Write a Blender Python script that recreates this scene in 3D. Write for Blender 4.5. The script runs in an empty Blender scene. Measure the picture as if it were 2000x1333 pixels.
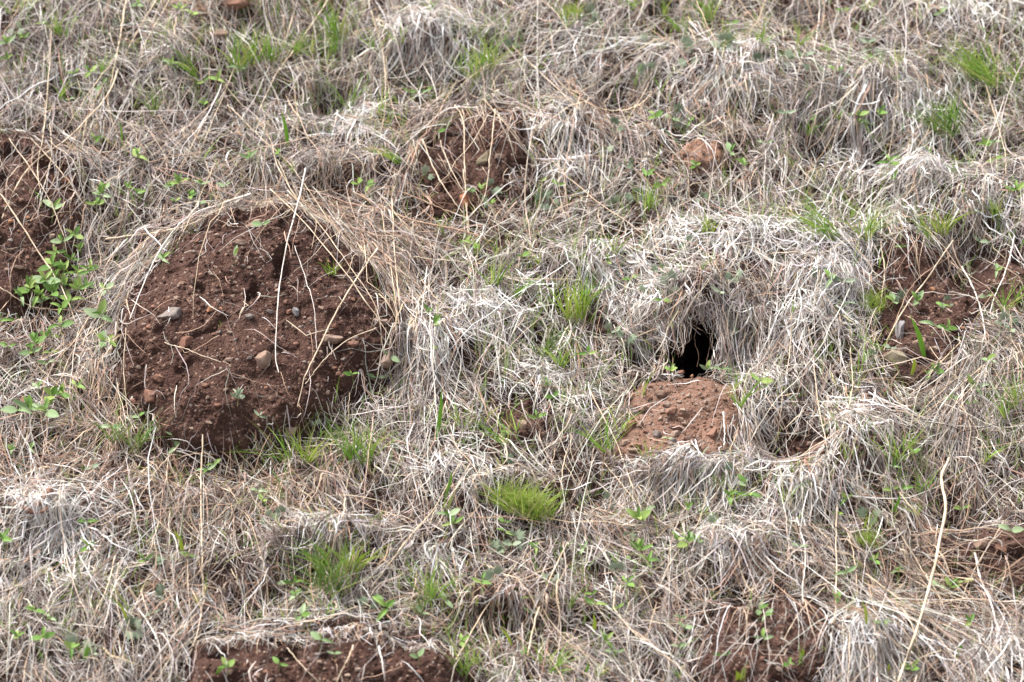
import bpy, math, random
import numpy as np
R = math.radians
rng = np.random.default_rng(7)
random.seed(7)
sc = bpy.context.scene
col = sc.collection
# ------------------------------------------------------------------ camera, sky, sun, exposure
PITCH, SLOPE, DIST, LENS = R(8), R(42), 6.0, 108.0
cd = np.array([0, math.cos(PITCH), -math.sin(PITCH)])
cu = np.array([0, math.sin(PITCH), math.cos(PITCH)])
CAM = -DIST * cd
cam = bpy.data.objects.new('camera', bpy.data.cameras.new('camera'))
col.objects.link(cam)
cam.location = CAM
cam.rotation_euler = (R(90) - PITCH, 0, 0)
cam.data.lens = LENS
cam.data.sensor_width = 36
cam.data.clip_start = 0.05
cam.data.clip_end = 500
cam.data.dof.use_dof = True
cam.data.dof.focus_distance = 5.93
cam.data.dof.aperture_fstop = 2.8
sc.camera = cam
SUN_EL, SUN_AZ = R(64), R(-95)          # azimuth measured from +Y (uphill) towards +X
sd = np.array([math.sin(SUN_AZ) * math.cos(SUN_EL), math.cos(SUN_AZ) * math.cos(SUN_EL), math.sin(SUN_EL)])
w = bpy.data.worlds.new('World'); sc.world = w; w.use_nodes = True
nt = w.node_tree
sky = nt.nodes.new('ShaderNodeTexSky'); sky.sky_type = 'NISHITA'; sky.sun_disc = False
sky.sun_elevation = SUN_EL; sky.sun_rotation = SUN_AZ; sky.dust_density = 3.0; sky.air_density = 0.7
bg = nt.nodes['Background']; bg.inputs['Strength'].default_value = 0.14
hs = nt.nodes.new('ShaderNodeHueSaturation'); hs.inputs['Saturation'].default_value = .28     # thin bright cloud over the blue
nt.links.new(sky.outputs[0], hs.inputs['Color']); nt.links.new(hs.outputs[0], bg.inputs[0])
sl = bpy.data.lights.new('sun', 'SUN'); sl.energy = 2.4; sl.angle = R(14); sl.color = (1, 0.955, 0.90)
so = bpy.data.objects.new('sun', sl); col.objects.link(so)
from mathutils import Vector
so.rotation_euler = Vector(sd).to_track_quat('Z', 'Y').to_euler()
sc.view_settings.view_transform = 'Standard'
sc.view_settings.look = 'None'
sc.view_settings.gamma = 1
sc.view_settings.exposure = 1.42
sc.cycles.max_bounces = 5
sc.cycles.diffuse_bounces = 3

# ------------------------------------------------------------------ frames
cA, sA = math.cos(SLOPE), math.sin(SLOPE)
V3 = np.array([0, cA, sA]); N3 = np.array([0, -sA, cA])
TOE = -1.32                              # the bank meets level ground here
TOP = 4.5
def base(v):
    v = np.asarray(v, float)
    vv = np.clip(v, TOE, TOP)
    y = vv * cA + (v - vv); z = vv * sA
    return y, z
def world(u, v, h):                      # slope coordinates -> world
    y, z = base(v)
    return np.stack([np.asarray(u, float) + 0 * y, y - sA * h, z + cA * h], -1)
def toslope(P):
    return P[..., 0], P[..., 1] * cA + P[..., 2] * sA, -P[..., 1] * sA + P[..., 2] * cA
def ray(px, py):
    k = 18 / LENS / 1000
    px = np.asarray(px, float); py = np.asarray(py, float)
    d = cd + ((px - 1000) * k)[..., None] * np.array([1., 0, 0]) + ((666.5 - py) * k)[..., None] * cu
    return d
def pix2uv(px, py, h=0.0):
    d = ray(px, py)
    _, v0, h0 = toslope(CAM); du, dv, dh = toslope(d)
    t = (h - h0) / dh
    return CAM[0] + t * du, v0 + t * dv
def topix(u, v, h):
    P = world(u, v, h) - CAM
    z = P @ cd
    k = 18 / LENS / 1000
    return 1000 + P[..., 0] / z / k, 666.5 - (P @ cu) / z / k

# ------------------------------------------------------------------ noise
_g = np.random.default_rng(3)
PERM = _g.permutation(1024); GR = _g.uniform(0, 2 * math.pi, 1024); GX, GY = np.cos(GR), np.sin(GR); RV = _g.random((1024, 3))
def hsh(i, j, s=0): return PERM[(PERM[(PERM[(i + s * 57) & 1023] + j) & 1023] + s) & 1023]
def perlin(x, y, s=0):
    i = np.floor(x).astype(int); j = np.floor(y).astype(int); fx = x - i; fy = y - j
    def g(a, b):
        k = hsh(i + a, j + b, s); return GX[k] * (fx - a) + GY[k] * (fy - b)
    u = fx * fx * fx * (fx * (fx * 6 - 15) + 10); v = fy * fy * fy * (fy * (fy * 6 - 15) + 10)
    a = g(0, 0); b = g(1, 0); c = g(0, 1); d = g(1, 1)
    return 1.5 * ((a + (b - a) * u) * (1 - v) + (c + (d - c) * u) * v)
def fbm(x, y, s=0, o=4):
    r = 0; a = 1
    for k in range(o): r = r + a * perlin(x * 2 ** k, y * 2 ** k, s + k); a *= .5
    return r
def worley(x, y, s=0):                   # clod bumps: 1 at cell points, 0 between; random height
    i = np.floor(x).astype(int); j = np.floor(y).astype(int)
    best = np.full(x.shape, 9.); hh = np.zeros(x.shape)
    for a in (-1, 0, 1):
        for b in (-1, 0, 1):
            k = hsh(i + a, j + b, s); px = i + a + RV[k, 0]; py = j + b + RV[k, 1]
            d = (x - px) ** 2 + (y - py) ** 2
            m = d < best; best = np.where(m, d, best); hh = np.where(m, RV[k, 2], hh)
    return np.sqrt(np.clip(1 - best * 2.2, 0, 1)) * (0.2 + 0.8 * hh ** 2)
def sdf(poly, x, y):                     # positive inside
    poly = np.asarray(poly, float); d = np.full(x.shape, 1e9); ins = np.zeros(x.shape, bool)
    n = len(poly)
    for k in range(n):
        ax, ay = poly[k]; bx, by = poly[(k + 1) % n]; ex, ey = bx - ax, by - ay
        t = np.clip(((x - ax) * ex + (y - ay) * ey) / (ex * ex + ey * ey + 1e-12), 0, 1)
        d = np.minimum(d, (x - ax - t * ex) ** 2 + (y - ay - t * ey) ** 2)
        c = ((ay > y) != (by > y)) & (x < (bx - ax) * (y - ay) / (by - ay + 1e-12) + ax)
        ins ^= c
    return np.where(ins, 1, -1) * np.sqrt(d)
def sm(a, b, x): t = np.clip((x - a) / (b - a), 0, 1); return t * t * (3 - 2 * t)

# ------------------------------------------------------------------ relief of the bank
U0, U1, W0, W1, ST = -1.72, 1.72, -1.28, 1.6, 0.004
gu = np.arange(U0, U1 + 1e-9, ST); gv = np.arange(W0, W1 + 1e-9, ST)
GU, GV = np.meshgrid(gu, gv)             # [v,u]
# features given by where they are seen: (x, y, rx, ry, height)
HOLLOWS = [(655, 200, 42, 26, -.06), (604, 1112, 34, 42, -.07), (1020, 800, 40, 40, -.03), (1890, 300, 60, 40, -.03), (1720, 300, 70, 30, -.035),
           (1350, 700, 80, 50, -.03), (1268, 690, 22, 35, -.04), (1455, 690, 40, 45, -.05), (1545, 870, 60, 50, -.04), (1920, 520, 80, 40, -.04),
           (1610, 300, 50, 30, -.03), (140, 185, 40, 30, -.03), (1880, 1010, 70, 40, -.04), (1175, 965, 50, 30, -.03), (960, 1235, 70, 30, -.03),
           (1450, 1160, 60, 30, -.03), (900, 330, 90, 90, -.03), (1800, 600, 90, 120, -.04), (230, 470, 40, 60, -.02), (850, 560, 40, 30, -.02),
           (120, 1090, 60, 40, -.03), (750, 1010, 90, 30, -.02), (1330, 250, 60, 30, -.02), (500, 1190, 60, 40, -.03), (1560, 60, 70, 30, -.025), (820, 150, 90, 40, -.035),
           (1800, 1130, 90, 60, -.03), (80, 700, 60, 80, -.02), (1610, 780, 40, 60, -.02), (1210, 560, 40, 30, -.02), (1210, 200, 60, 50, -.03), (640, 1000, 80, 30, -.02)]
BUMPS = [(850, 85, 90, 45, .05), (1440, 150, 130, 45, .05), (1360, 575, 120, 45, .04), (1620, 560, 80, 70, .04), (110, 1020, 120, 60, .05), (640, 1060, 90, 35, .035),
         (1100, 260, 90, 40, .03), (1700, 180, 120, 40, .035), (1800, 350, 60, 40, .03), (1480, 480, 150, 40, .035), (850, 680, 60, 60, .03), (1330, 930, 120, 40, .045),
         (1560, 960, 120, 50, .03), (1690, 1260, 70, 35, .04), (640, 1245, 200, 25, .035), (600, 350, 160, 30, .03), (1140, 520, 120, 40, .03), (1900, 400, 80, 40, .03),
         (1440, 1080, 120, 40, .035), (1000, 960, 80, 30, .03), (320, 120, 120, 50, .03), (1000, 1180, 140, 30, .03), (1680, 890, 80, 50, .025), (450, 40, 90, 30, .03)]
PXG, PYG = topix(GU, GV, 0 * GU)
def relief(u, v, fine=True):
    h = .022 * perlin(u * 2.1 + 5, v * 2.6, 1) + .014 * perlin(u * 5.3, v * 7, 2)
    h = h + .010 * perlin(u * 13, v * 17, 3)
    if fine: h = h + .013 * np.abs(perlin(u * 19 + 2, v * 24, 8)) + .010 * fbm(u * 30, v * 36, 4, 3)
    return h
HG = relief(GU, GV)
for x, y, rx, ry, a in HOLLOWS + BUMPS:
    HG += 1.3 * a * np.exp(-((PXG - x) / rx) ** 2 - ((PYG - y) / ry) ** 2)
edge = np.minimum.reduce([sm(0, .25, GU - U0), sm(0, .25, U1 - GU), sm(0, .12, GV - W0), sm(0, .25, W1 - GV)])
HG = HG * edge
def blur(a, s):                          # gaussian blur, s in cells
    r = int(3 * s); k = np.exp(-.5 * (np.arange(-r, r + 1) / s) ** 2); k /= k.sum()
    p = np.pad(a, ((r, r), (0, 0)), 'edge'); a = sum(k[i] * p[i:i + a.shape[0]] for i in range(2 * r + 1))
    p = np.pad(a, ((0, 0), (r, r)), 'edge'); return sum(k[i] * p[:, i:i + a.shape[1]] for i in range(2 * r + 1))
def samp(F, u, v):
    x = np.clip((u - U0) / ST, 0, F.shape[1] - 1.001); y = np.clip((v - W0) / ST, 0, F.shape[0] - 1.001)
    i = x.astype(int); j = y.astype(int); fx = x - i; fy = y - j
    return (F[j, i] * (1 - fx) + F[j, i + 1] * fx) * (1 - fy) + (F[j + 1, i] * (1 - fx) + F[j + 1, i + 1] * fx) * fy

# ------------------------------------------------------------------ soil mounds: outline in the photo, height, run-up width
MOUNDS = [
 ('soil_mound', 'large rounded mound of crumbly dark brown soil studded with stones, straw arching over its top', 'soil mound',
  [(500,432),(560,420),(620,445),(680,495),(735,560),(780,630),(795,690),(775,742),(718,768),(672,812),(600,852),(520,875),(440,903),(375,908),(325,880),(275,835),(245,785),(228,710),(230,650),(255,590),(310,530),(400,470)], .103, .17, 'dark', .0),
 ('soil_mound', 'dark brown bare soil bank under crossing tan straws at the left edge', 'soil mound',
  [(-120,270),(60,275),(140,310),(170,380),(165,450),(140,520),(90,580),(20,620),(-120,640)], .05, .12, 'dark', .0),
 ('soil_apron', 'pale reddish brown gravelly soil spilled out below the burrow entrance', 'soil heap',
  [(1250,750),(1300,738),(1400,738),(1436,765),(1440,850),(1415,900),(1330,908),(1240,912),(1190,895),(1200,850),(1232,800)], .016, .05, 'pale', .0),
 ('soil_mound', 'small dark soil mound laced with roots and a flat greenish stone near the top', 'soil mound',
  [(850,262),(900,232),(960,222),(1030,250),(1040,310),(1000,350),(955,390),(925,425),(880,420),(840,385),(805,350),(810,310)], .035, .09, 'dark', .0),
 ('soil_mound', 'crumbly brown soil mound under a fringe of pale straw along the bottom edge', 'soil mound',
  [(380,1300),(430,1276),(520,1254),(600,1268),(700,1250),(780,1280),(860,1272),(910,1310),(920,1420),(370,1420)], .06, .09, 'dark', .0),
 ('soil_mound', 'brown stony soil patch near the bottom edge, right of centre', 'soil mound',
  [(1385,1220),(1460,1188),(1570,1185),(1625,1225),(1610,1300),(1580,1400),(1390,1400),(1370,1300)], .035, .08, 'dark', .0),
 ('soil_mound', 'narrow dark soil slip with grey stones at its foot on the right', 'soil mound',
  [(1735,470),(1815,462),(1865,515),(1900,580),(1885,660),(1840,735),(1770,755),(1715,735),(1722,620),(1712,540)], .03, .07, 'dark', .0),
 ('soil_mound', 'dark soil hollow overhung with straw at the right edge', 'soil mound',
  [(1890,500),(1960,480),(2080,490),(2080,590),(1980,610),(1910,590)], .02, .06, 'dark', .0),
 ('soil_mound', 'brown soil patch half hidden by crossed straws in the lower right', 'soil mound',
  [(1880,1040),(1950,1035),(2060,1050),(2060,1150),(1970,1160),(1910,1130),(1870,1090)], .025, .07, 'dark', .0),
 ('soil_mound', 'small brown soil patch below and right of the burrow entrance', 'soil mound',
  [(1550,855),(1588,850),(1605,878),(1588,895),(1555,892)], .008, .04, 'dark', .0),
 ('dirt_clod', 'smooth orange brown dirt clod lying in the straw above the burrow', 'clod',
  [(1320,305),(1350,290),(1400,288),(1425,305),(1422,330),(1385,345),(1340,335),(1318,325)], .035, .03, 'orange', .0),
 ('soil_mound', 'small patch of bare brown soil beneath straw left of the lower burrow slope', 'soil mound',
  [(985,790),(1040,770),(1060,810),(1045,860),(1000,870),(975,830)], .015, .05, 'dark', .0),
]
HT = HG.copy(); BARE = np.zeros_like(HG); MND = []
def mound_raise(sd_, Hm, Rw, v):
    t = np.clip(sd_ / Rw, 0, 1)
    return Hm * np.sqrt(1 - (1 - t) ** 2) - .012 * sm(0, -.02, sd_)
for name, lab, cat, poly, Hm, Rw, kind, _ in MOUNDS:
    pu, pv = pix2uv([p[0] for p in poly], [p[1] for p in poly]); P2 = np.stack([pu, pv], 1)
    st = .002 if Hm > .1 else .003
    a0, a1, b0, b1 = pu.min() - .06, pu.max() + .06, max(pv.min() - .06, W0 + .01), pv.max() + .06
    x, y = np.meshgrid(np.arange(a0, a1, st), np.arange(b0, b1, st))
    s = sdf(P2, x, y) + .021 * fbm(x * 17, y * 17, 21, 4) + .005 * perlin(x * 90, y * 90, 22)
    m = mound_raise(s, Hm, Rw, y)
    gnd = samp(blur(HG, 5), x, y)
    # crumbs: large lumps, clods, grains
    big = 1.0 if Hm > .1 else .7
    if kind == 'orange': det = .003 * fbm(x * 40, y * 40, 31, 3)
    else:
        upper = sm(.15, .33, (y - pv.min()) / (pv.max() - pv.min()) - .25) if Hm > .1 else .6
        if kind == 'pale': big *= .3
        rough = .45 + .75 * sm(-.2, .5, perlin(x * 6, y * 6, 41)) * (0.35 + .65 * upper) + (.3 if Hm <= .1 else 0); rough = rough * (.4 if kind == 'pale' else 1)
        det = .010 * perlin(x * 9, y * 11, 30) * big + .006 * fbm(x * 26, y * 26, 31, 3) * rough
        wx = x + .004 * perlin(x * 70, y * 70, 50); wy = y + .004 * perlin(x * 70, y * 70, 51)
        det += rough * (.009 * worley(wx * 30, wy * 36, 33) * sm(-.1, .1, perlin(x * 10, y * 10, 35)) + .0055 * worley(wx * 62, wy * 70, 34))
        det += (.5 + .5 * rough) * (.0024 * worley(wx * 130, wy * 140, 36) + .0012 * worley(wx * 260, wy * 260, 37))
        det -= .022 * sm(.3, .6, perlin(x * 19 + 3, y * 25, 38)) * rough * sm(0, .03, s)   # little pits
    h = gnd + m + det * sm(-.02, .02, s)
    if Hm > .1: h -= .022 * np.exp(-((x - pix2uv(500, 470)[0]) / .11) ** 2 - ((y - pix2uv(500, 500)[1]) / .04) ** 2)
    MND.append((name, lab, cat, kind, x, y, h, s))
    # merge in the global top surface
    j0 = np.searchsorted(gv, b0); j1 = np.searchsorted(gv, b1) - 1; i0 = np.searchsorted(gu, a0); i1 = np.searchsorted(gu, a1) - 1
    sub = (slice(j0, j1), slice(max(i0, 0), min(i1, len(gu))))
    xi = np.clip(((GU[sub] - a0) / st).round().astype(int), 0, x.shape[1] - 1); yi = np.clip(((GV[sub] - b0) / st).round().astype(int), 0, x.shape[0] - 1)
    hh = h[yi, xi]; ss = s[yi, xi]
    HT[sub] = np.where(ss > -.01, np.maximum(HT[sub], hh), HT[sub])
    BARE[sub] = np.maximum(BARE[sub], sm(-.015, .025, ss) * (1 if Hm > .1 or kind == 'pale' else .96 if 'left edge' in lab else .85 if kind == 'orange' else .97))
def hit(px, py, F=None, lift=0.0):       # where the line of sight through a photo pixel meets the surface
    F = HT if F is None else F
    px = np.atleast_1d(np.asarray(px, float)); py = np.atleast_1d(np.asarray(py, float))
    d = ray(px, py); t = np.full(len(px), 5.0); done = np.zeros(len(px), bool); out = np.full(len(px), 6.0)
    for k in range(420):
        P = CAM + d * t[:, None]; u, v, h = toslope(P)
        below = h < samp(F, u, v) + lift
        new = below & ~done; out[new] = t[new]; done |= new; t = t + .005
        if done.all(): break
    u, v, h = toslope(CAM + d * out[:, None])
    return u, v

# ------------------------------------------------------------------ materials
def mat(name):
    m = bpy.data.materials.new(name); m.use_nodes = True
    return m, m.node_tree, m.node_tree.nodes['Principled BSDF']
def N(t, kind, **kw):
    n = t.nodes.new(kind)
    for k, v in kw.items():
        if k in n.inputs: n.inputs[k].default_value = v
        else: setattr(n, k, v)
    return n
def ramp(t, fac, stops):
    r = t.nodes.new('ShaderNodeValToRGB'); e = r.color_ramp.elements
    while len(e) > 1: e.remove(e[0])
    e[0].position = stops[0][0]; e[0].color = (*stops[0][1], 1)
    for p, c in stops[1:]:
        q = e.new(p); q.color = (*c, 1)
    t.links.new(fac, r.inputs[0]); return r.outputs[0]
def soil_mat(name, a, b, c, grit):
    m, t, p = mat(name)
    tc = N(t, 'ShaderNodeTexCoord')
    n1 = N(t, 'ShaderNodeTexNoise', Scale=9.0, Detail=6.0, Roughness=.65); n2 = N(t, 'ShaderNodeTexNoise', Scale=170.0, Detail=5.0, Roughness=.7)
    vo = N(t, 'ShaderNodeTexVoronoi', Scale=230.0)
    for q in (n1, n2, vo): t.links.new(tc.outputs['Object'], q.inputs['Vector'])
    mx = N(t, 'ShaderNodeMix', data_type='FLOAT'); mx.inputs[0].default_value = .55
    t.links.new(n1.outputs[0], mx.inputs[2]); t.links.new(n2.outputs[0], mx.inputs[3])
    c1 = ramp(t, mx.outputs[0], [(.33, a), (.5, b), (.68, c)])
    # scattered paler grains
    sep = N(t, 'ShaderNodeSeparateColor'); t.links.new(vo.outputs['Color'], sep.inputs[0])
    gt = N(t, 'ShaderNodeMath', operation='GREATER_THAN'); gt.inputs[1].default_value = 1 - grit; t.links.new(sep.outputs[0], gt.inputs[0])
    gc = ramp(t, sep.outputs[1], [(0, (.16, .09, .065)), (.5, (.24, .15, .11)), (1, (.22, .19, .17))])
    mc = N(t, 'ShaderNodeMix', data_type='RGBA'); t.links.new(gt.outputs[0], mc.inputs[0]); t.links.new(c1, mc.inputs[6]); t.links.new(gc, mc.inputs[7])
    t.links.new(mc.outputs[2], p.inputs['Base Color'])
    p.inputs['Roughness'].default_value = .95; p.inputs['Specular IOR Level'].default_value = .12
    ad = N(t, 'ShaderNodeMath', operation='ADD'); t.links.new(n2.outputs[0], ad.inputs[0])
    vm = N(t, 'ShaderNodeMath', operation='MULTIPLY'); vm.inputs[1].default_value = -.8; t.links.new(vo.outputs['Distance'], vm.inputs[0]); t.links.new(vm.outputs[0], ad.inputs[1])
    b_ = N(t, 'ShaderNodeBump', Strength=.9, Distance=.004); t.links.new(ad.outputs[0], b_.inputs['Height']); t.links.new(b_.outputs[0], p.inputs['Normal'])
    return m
M_SOIL = soil_mat('dark_soil', (.040, .021, .016), (.074, .040, .031), (.122, .071, .055), .06)
M_PALE = soil_mat('pale_soil', (.125, .070, .050), (.195, .112, .080), (.28, .172, .13), .2)
M_ORNG = soil_mat('orange_soil', (.17, .09, .06), (.25, .14, .095), (.32, .19, .135), .06)
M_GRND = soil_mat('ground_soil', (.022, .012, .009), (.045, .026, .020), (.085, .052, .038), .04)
def leaf_mat(name, attr=True, tl=.3, base=None, var=None):
    m, t, p = mat(name)
    if attr:
        a = N(t, 'ShaderNodeAttribute', attribute_name='col'); c = a.outputs['Color']
    else:
        oi = N(t, 'ShaderNodeObjectInfo'); tc = N(t, 'ShaderNodeTexCoord'); nz = N(t, 'ShaderNodeTexNoise', Scale=120.0, Detail=3.0)
        t.links.new(tc.outputs['Object'], nz.inputs['Vector'])
        m1 = N(t, 'ShaderNodeMath', operation='MULTIPLY_ADD'); m1.inputs[1].default_value = .35; t.links.new(nz.outputs[0], m1.inputs[0])
        m2 = N(t, 'ShaderNodeMath', operation='MULTIPLY'); m2.inputs[1].default_value = .65; t.links.new(oi.outputs['Random'], m2.inputs[0]); t.links.new(m2.outputs[0], m1.inputs[2])
        c = ramp(t, m1.outputs[0], [(.1, base[0]), (.45, base[1]), (.8, base[2])])
    t.links.new(c, p.inputs['Base Color']); p.inputs['Roughness'].default_value = .55; p.inputs['Specular IOR Level'].default_value = .25
    tr = N(t, 'ShaderNodeBsdfTranslucent'); t.links.new(c, tr.inputs[0]); mx = N(t, 'ShaderNodeMixShader'); mx.inputs[0].default_value = tl
    t.links.new(p.outputs[0], mx.inputs[1]); t.links.new(tr.outputs[0], mx.inputs[2]); t.links.new(mx.outputs[0], t.nodes['Material Output'].inputs[0])
    return m
M_STRAW = leaf_mat('dry_straw', True, .22)
M_GRASS = leaf_mat('green_grass', True, .35)
M_LEAFP = leaf_mat('pale_leaf', False, .3, ((.17, .26, .11), (.25, .35, .17), (.36, .45, .26)))
M_LEAFB = leaf_mat('bright_leaf', False, .3, ((.085, .17, .035), (.17, .30, .065), (.31, .40, .12)))
M_LEAFG = leaf_mat('greygreen_leaf', False, .25, ((.16, .21, .13), (.22, .28, .18), (.32, .37, .26)))
M_STEMG = leaf_mat('green_stem', False, .1, ((.20, .26, .09), (.26, .32, .12), (.32, .30, .16)))
def stone_mat(name, a, b, c):
    m, t, p = mat(name); tc = N(t, 'ShaderNodeTexCoord'); oi = N(t, 'ShaderNodeObjectInfo')
    n1 = N(t, 'ShaderNodeTexNoise', Scale=55.0, Detail=6.0, Roughness=.65); t.links.new(tc.outputs['Object'], n1.inputs['Vector'])
    n2 = N(t, 'ShaderNodeTexNoise', Scale=320.0, Detail=4.0); t.links.new(tc.outputs['Object'], n2.inputs['Vector'])
    ma = N(t, 'ShaderNodeMath', operation='MULTIPLY_ADD'); ma.inputs[1].default_value = .35; t.links.new(oi.outputs['Random'], ma.inputs[0]); t.links.new(n1.outputs[0], ma.inputs[2])
    c1 = ramp(t, ma.outputs[0], [(.35, a), (.6, b), (.9, c)])
    dirt = ramp(t, n2.outputs[0], [(.45, (0, 0, 0)), (.62, (1, 1, 1))])
    dm = N(t, 'ShaderNodeMix', data_type='RGBA'); dm.inputs[7].default_value = (.13, .072, .052, 1)
    mu = N(t, 'ShaderNodeMath', operation='MULTIPLY'); mu.inputs[1].default_value = .8; t.links.new(dirt, mu.inputs[0]); t.links.new(mu.outputs[0], dm.inputs[0]); t.links.new(c1, dm.inputs[6])
    t.links.new(dm.outputs[2], p.inputs['Base Color']); p.inputs['Roughness'].default_value = .9; p.inputs['Specular IOR Level'].default_value = .2
    b_ = N(t, 'ShaderNodeBump', Strength=.5, Distance=.002); t.links.new(n2.outputs[0], b_.inputs['Height']); t.links.new(b_.outputs[0], p.inputs['Normal'])
    return m
M_ST = {'grey': stone_mat('grey_stone', (.14, .12, .11), (.21, .185, .17), (.30, .27, .25)),
        'tan': stone_mat('tan_stone', (.20, .13, .10), (.30, .21, .16), (.40, .31, .25)),
        'red': stone_mat('red_stone', (.17, .08, .055), (.25, .13, .09), (.33, .19, .14)),
        'orange': stone_mat('orange_stone', (.30, .12, .06), (.40, .18, .09), (.46, .25, .15)),
        'blue': stone_mat('bluegrey_stone', (.15, .15, .16), (.22, .22, .23), (.31, .31, .32)),
        'olive': stone_mat('olive_stone', (.20, .17, .10), (.29, .25, .16), (.38, .34, .25))}
M_BARK, t, p = mat('dry_bark'); p.inputs['Roughness'].default_value = .85
tc = N(t, 'ShaderNodeTexCoord'); nz = N(t, 'ShaderNodeTexNoise', Scale=160.0, Detail=5.0); t.links.new(tc.outputs['Object'], nz.inputs['Vector'])
t.links.new(ramp(t, nz.outputs[0], [(.3, (.12, .06, .04)), (.55, (.22, .12, .08)), (.75, (.32, .2, .14))]), p.inputs['Base Color'])

# ------------------------------------------------------------------ mesh helpers
def mkmesh(name, V, F, mats, colr=None, smooth=False, mi=None):
    me = bpy.data.meshes.new(name); V = np.asarray(V, np.float32); F = np.asarray(F, np.int32); n, k = F.shape
    me.vertices.add(len(V)); me.vertices.foreach_set('co', V.ravel())
    me.loops.add(n * k); me.loops.foreach_set('vertex_index', F.ravel())
    me.polygons.add(n); me.polygons.foreach_set('loop_start', np.arange(0, n * k, k, dtype=np.int32))
    me.polygons.foreach_set('loop_total', np.full(n, k, np.int32))
    if smooth: me.polygons.foreach_set('use_smooth', np.ones(n, bool))
    me.update(calc_edges=True)
    if colr is not None:
        a = me.color_attributes.new('col', 'FLOAT_COLOR', 'POINT'); c = np.ones((len(V), 4), np.float32); c[:, :3] = colr; a.data.foreach_set('color', c.ravel())
    for m in (mats if isinstance(mats, (list, tuple)) else [mats]): me.materials.append(m)
    return me
def obj(name, me, parent=None, loc=None, rot=None, **props):
    o = bpy.data.objects.new(name, me); col.objects.link(o)
    if parent: o.parent = parent
    if loc is not None: o.location = loc
    if rot is not None: o.rotation_euler = rot
    for k, v in props.items():
        if v: o[k] = v
    return o
def gridfaces(nr, nc):
    i = np.arange(nr * nc).reshape(nr, nc)
    return np.stack([i[:-1, :-1], i[:-1, 1:], i[1:, 1:], i[1:, :-1]], -1).reshape(-1, 4)
def compact(V, F, C=None):
    used = np.unique(F); mp = np.full(len(V), -1); mp[used] = np.arange(len(used))
    return V[used], mp[F]

# ------------------------------------------------------------------ ground: one sheet, fine where it is seen, coarse to the horizon
HOLE = [(1312, 736), (1306, 712), (1300, 690), (1316, 664), (1330, 640), (1352, 626), (1372, 632), (1396, 650), (1404, 690), (1400, 716), (1386, 738), (1345, 741)]
hx, hy = hit([p[0] for p in HOLE], [p[1] for p in HOLE], blur(HT, 4))
HOLEP = np.stack([hx, hy], 1)
ex = np.cumsum(np.geomspace(.01, 12, 28))
uu = np.concatenate([U0 - ex[::-1], gu, U1 + ex]); vv = np.concatenate([W0 - ex[::-1], gv, W1 + ex])
X, Y = np.meshgrid(uu, vv); H = np.zeros_like(X)
nx, ny = len(ex), len(ex)
H[ny:ny + len(gv), nx:nx + len(gu)] = HG
Hf = relief(X, Y, False) * .9
inn = np.zeros_like(X); inn[ny:ny + len(gv), nx:nx + len(gu)] = edge
H = np.where(Y > TOE - .1, H + Hf * (1 - inn), H + Hf * (1 - inn) * .5)
# the hollow behind the burrow mouth: drop the sheet faces inside its outline
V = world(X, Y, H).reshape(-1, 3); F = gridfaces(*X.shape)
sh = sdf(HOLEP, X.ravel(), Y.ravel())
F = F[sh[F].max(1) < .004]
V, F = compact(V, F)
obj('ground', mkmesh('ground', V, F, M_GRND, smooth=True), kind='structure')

# burrow: an earthen tunnel running into the bank
def burrow(P2, depth, lab, name='burrow', lift=.004, seed=0):
    n = 64; c = P2.mean(0); k = len(P2)
    tt = np.linspace(0, k, n, endpoint=False); i = tt.astype(int); f = tt - i
    ring = P2[i] * (1 - f)[:, None] + P2[(i + 1) % k] * f[:, None]
    for _ in range(2): ring = (np.roll(ring, 1, 0) + 2 * ring + np.roll(ring, -1, 0)) / 4
    rows = []
    out = c + (ring - c) * 1.16
    rows.append(world(out[:, 0], out[:, 1], samp(HG, out[:, 0], out[:, 1]) - .006))
    rim = world(ring[:, 0], ring[:, 1], samp(blur(HG, 2), ring[:, 0], ring[:, 1]) + lift)
    rows.append(rim)
    ax = np.array([.05, 1, -.22]); ax /= np.linalg.norm(ax); cc = rim.mean(0)
    for q, s in enumerate(np.linspace(.01, depth, 46)):
        bend = np.array([.5 * s * s, 0, -.25 * s * s]); sc_ = (1 + .18 * min(s / .08, 1)) * (1 - .25 * s / depth)
        flat = rim - cc; flat = flat - np.outer(flat @ ax, ax) * min(1, s / .15)
        a = np.arange(n) / n * 2 * math.pi
        rr = 1 + .10 * fbm(np.cos(a) * 2 + 9, np.sin(a) * 2 + s * 22, 60 + seed, 3) * min(1, s / .03)
        rows.append(cc + flat * sc_ * rr[:, None] + ax * s + bend)
    rows.append(np.repeat(rows[-1].mean(0)[None] + ax * .02, n, 0))
    V = np.concatenate(rows); m = len(rows); F = []
    for r in range(m - 1):
        a = np.arange(n); F.append(np.stack([r * n + a, r * n + (a + 1) % n, (r + 1) * n + (a + 1) % n, (r + 1) * n + a], 1))
    me = mkmesh(name, V, np.concatenate(F), M_SOIL, smooth=True)
    return obj(name, me, label=lab, category='burrow')
burrow(HOLEP, .6, 'black burrow entrance in the bank, overhung by drooping dry grass')

# ------------------------------------------------------------------ mounds as things
for name, lab, cat, kind, x, y, h, s in MND:
    V = world(x, y, h).reshape(-1, 3); F = gridfaces(*x.shape); sf = s.ravel()
    F = F[sf[F].max(1) > -.022]
    F = F[sdf(HOLEP, x.ravel()[F[:, 0]], y.ravel()[F[:, 0]]) < 0]
    V, F = compact(V, F)
    obj(name, mkmesh(name, V, F, {'dark': M_SOIL, 'pale': M_PALE, 'orange': M_ORNG}[kind], smooth=True), label=lab, category=cat,
        group='bare soil mounds on the bank' if name == 'soil_mound' else None)

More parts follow.
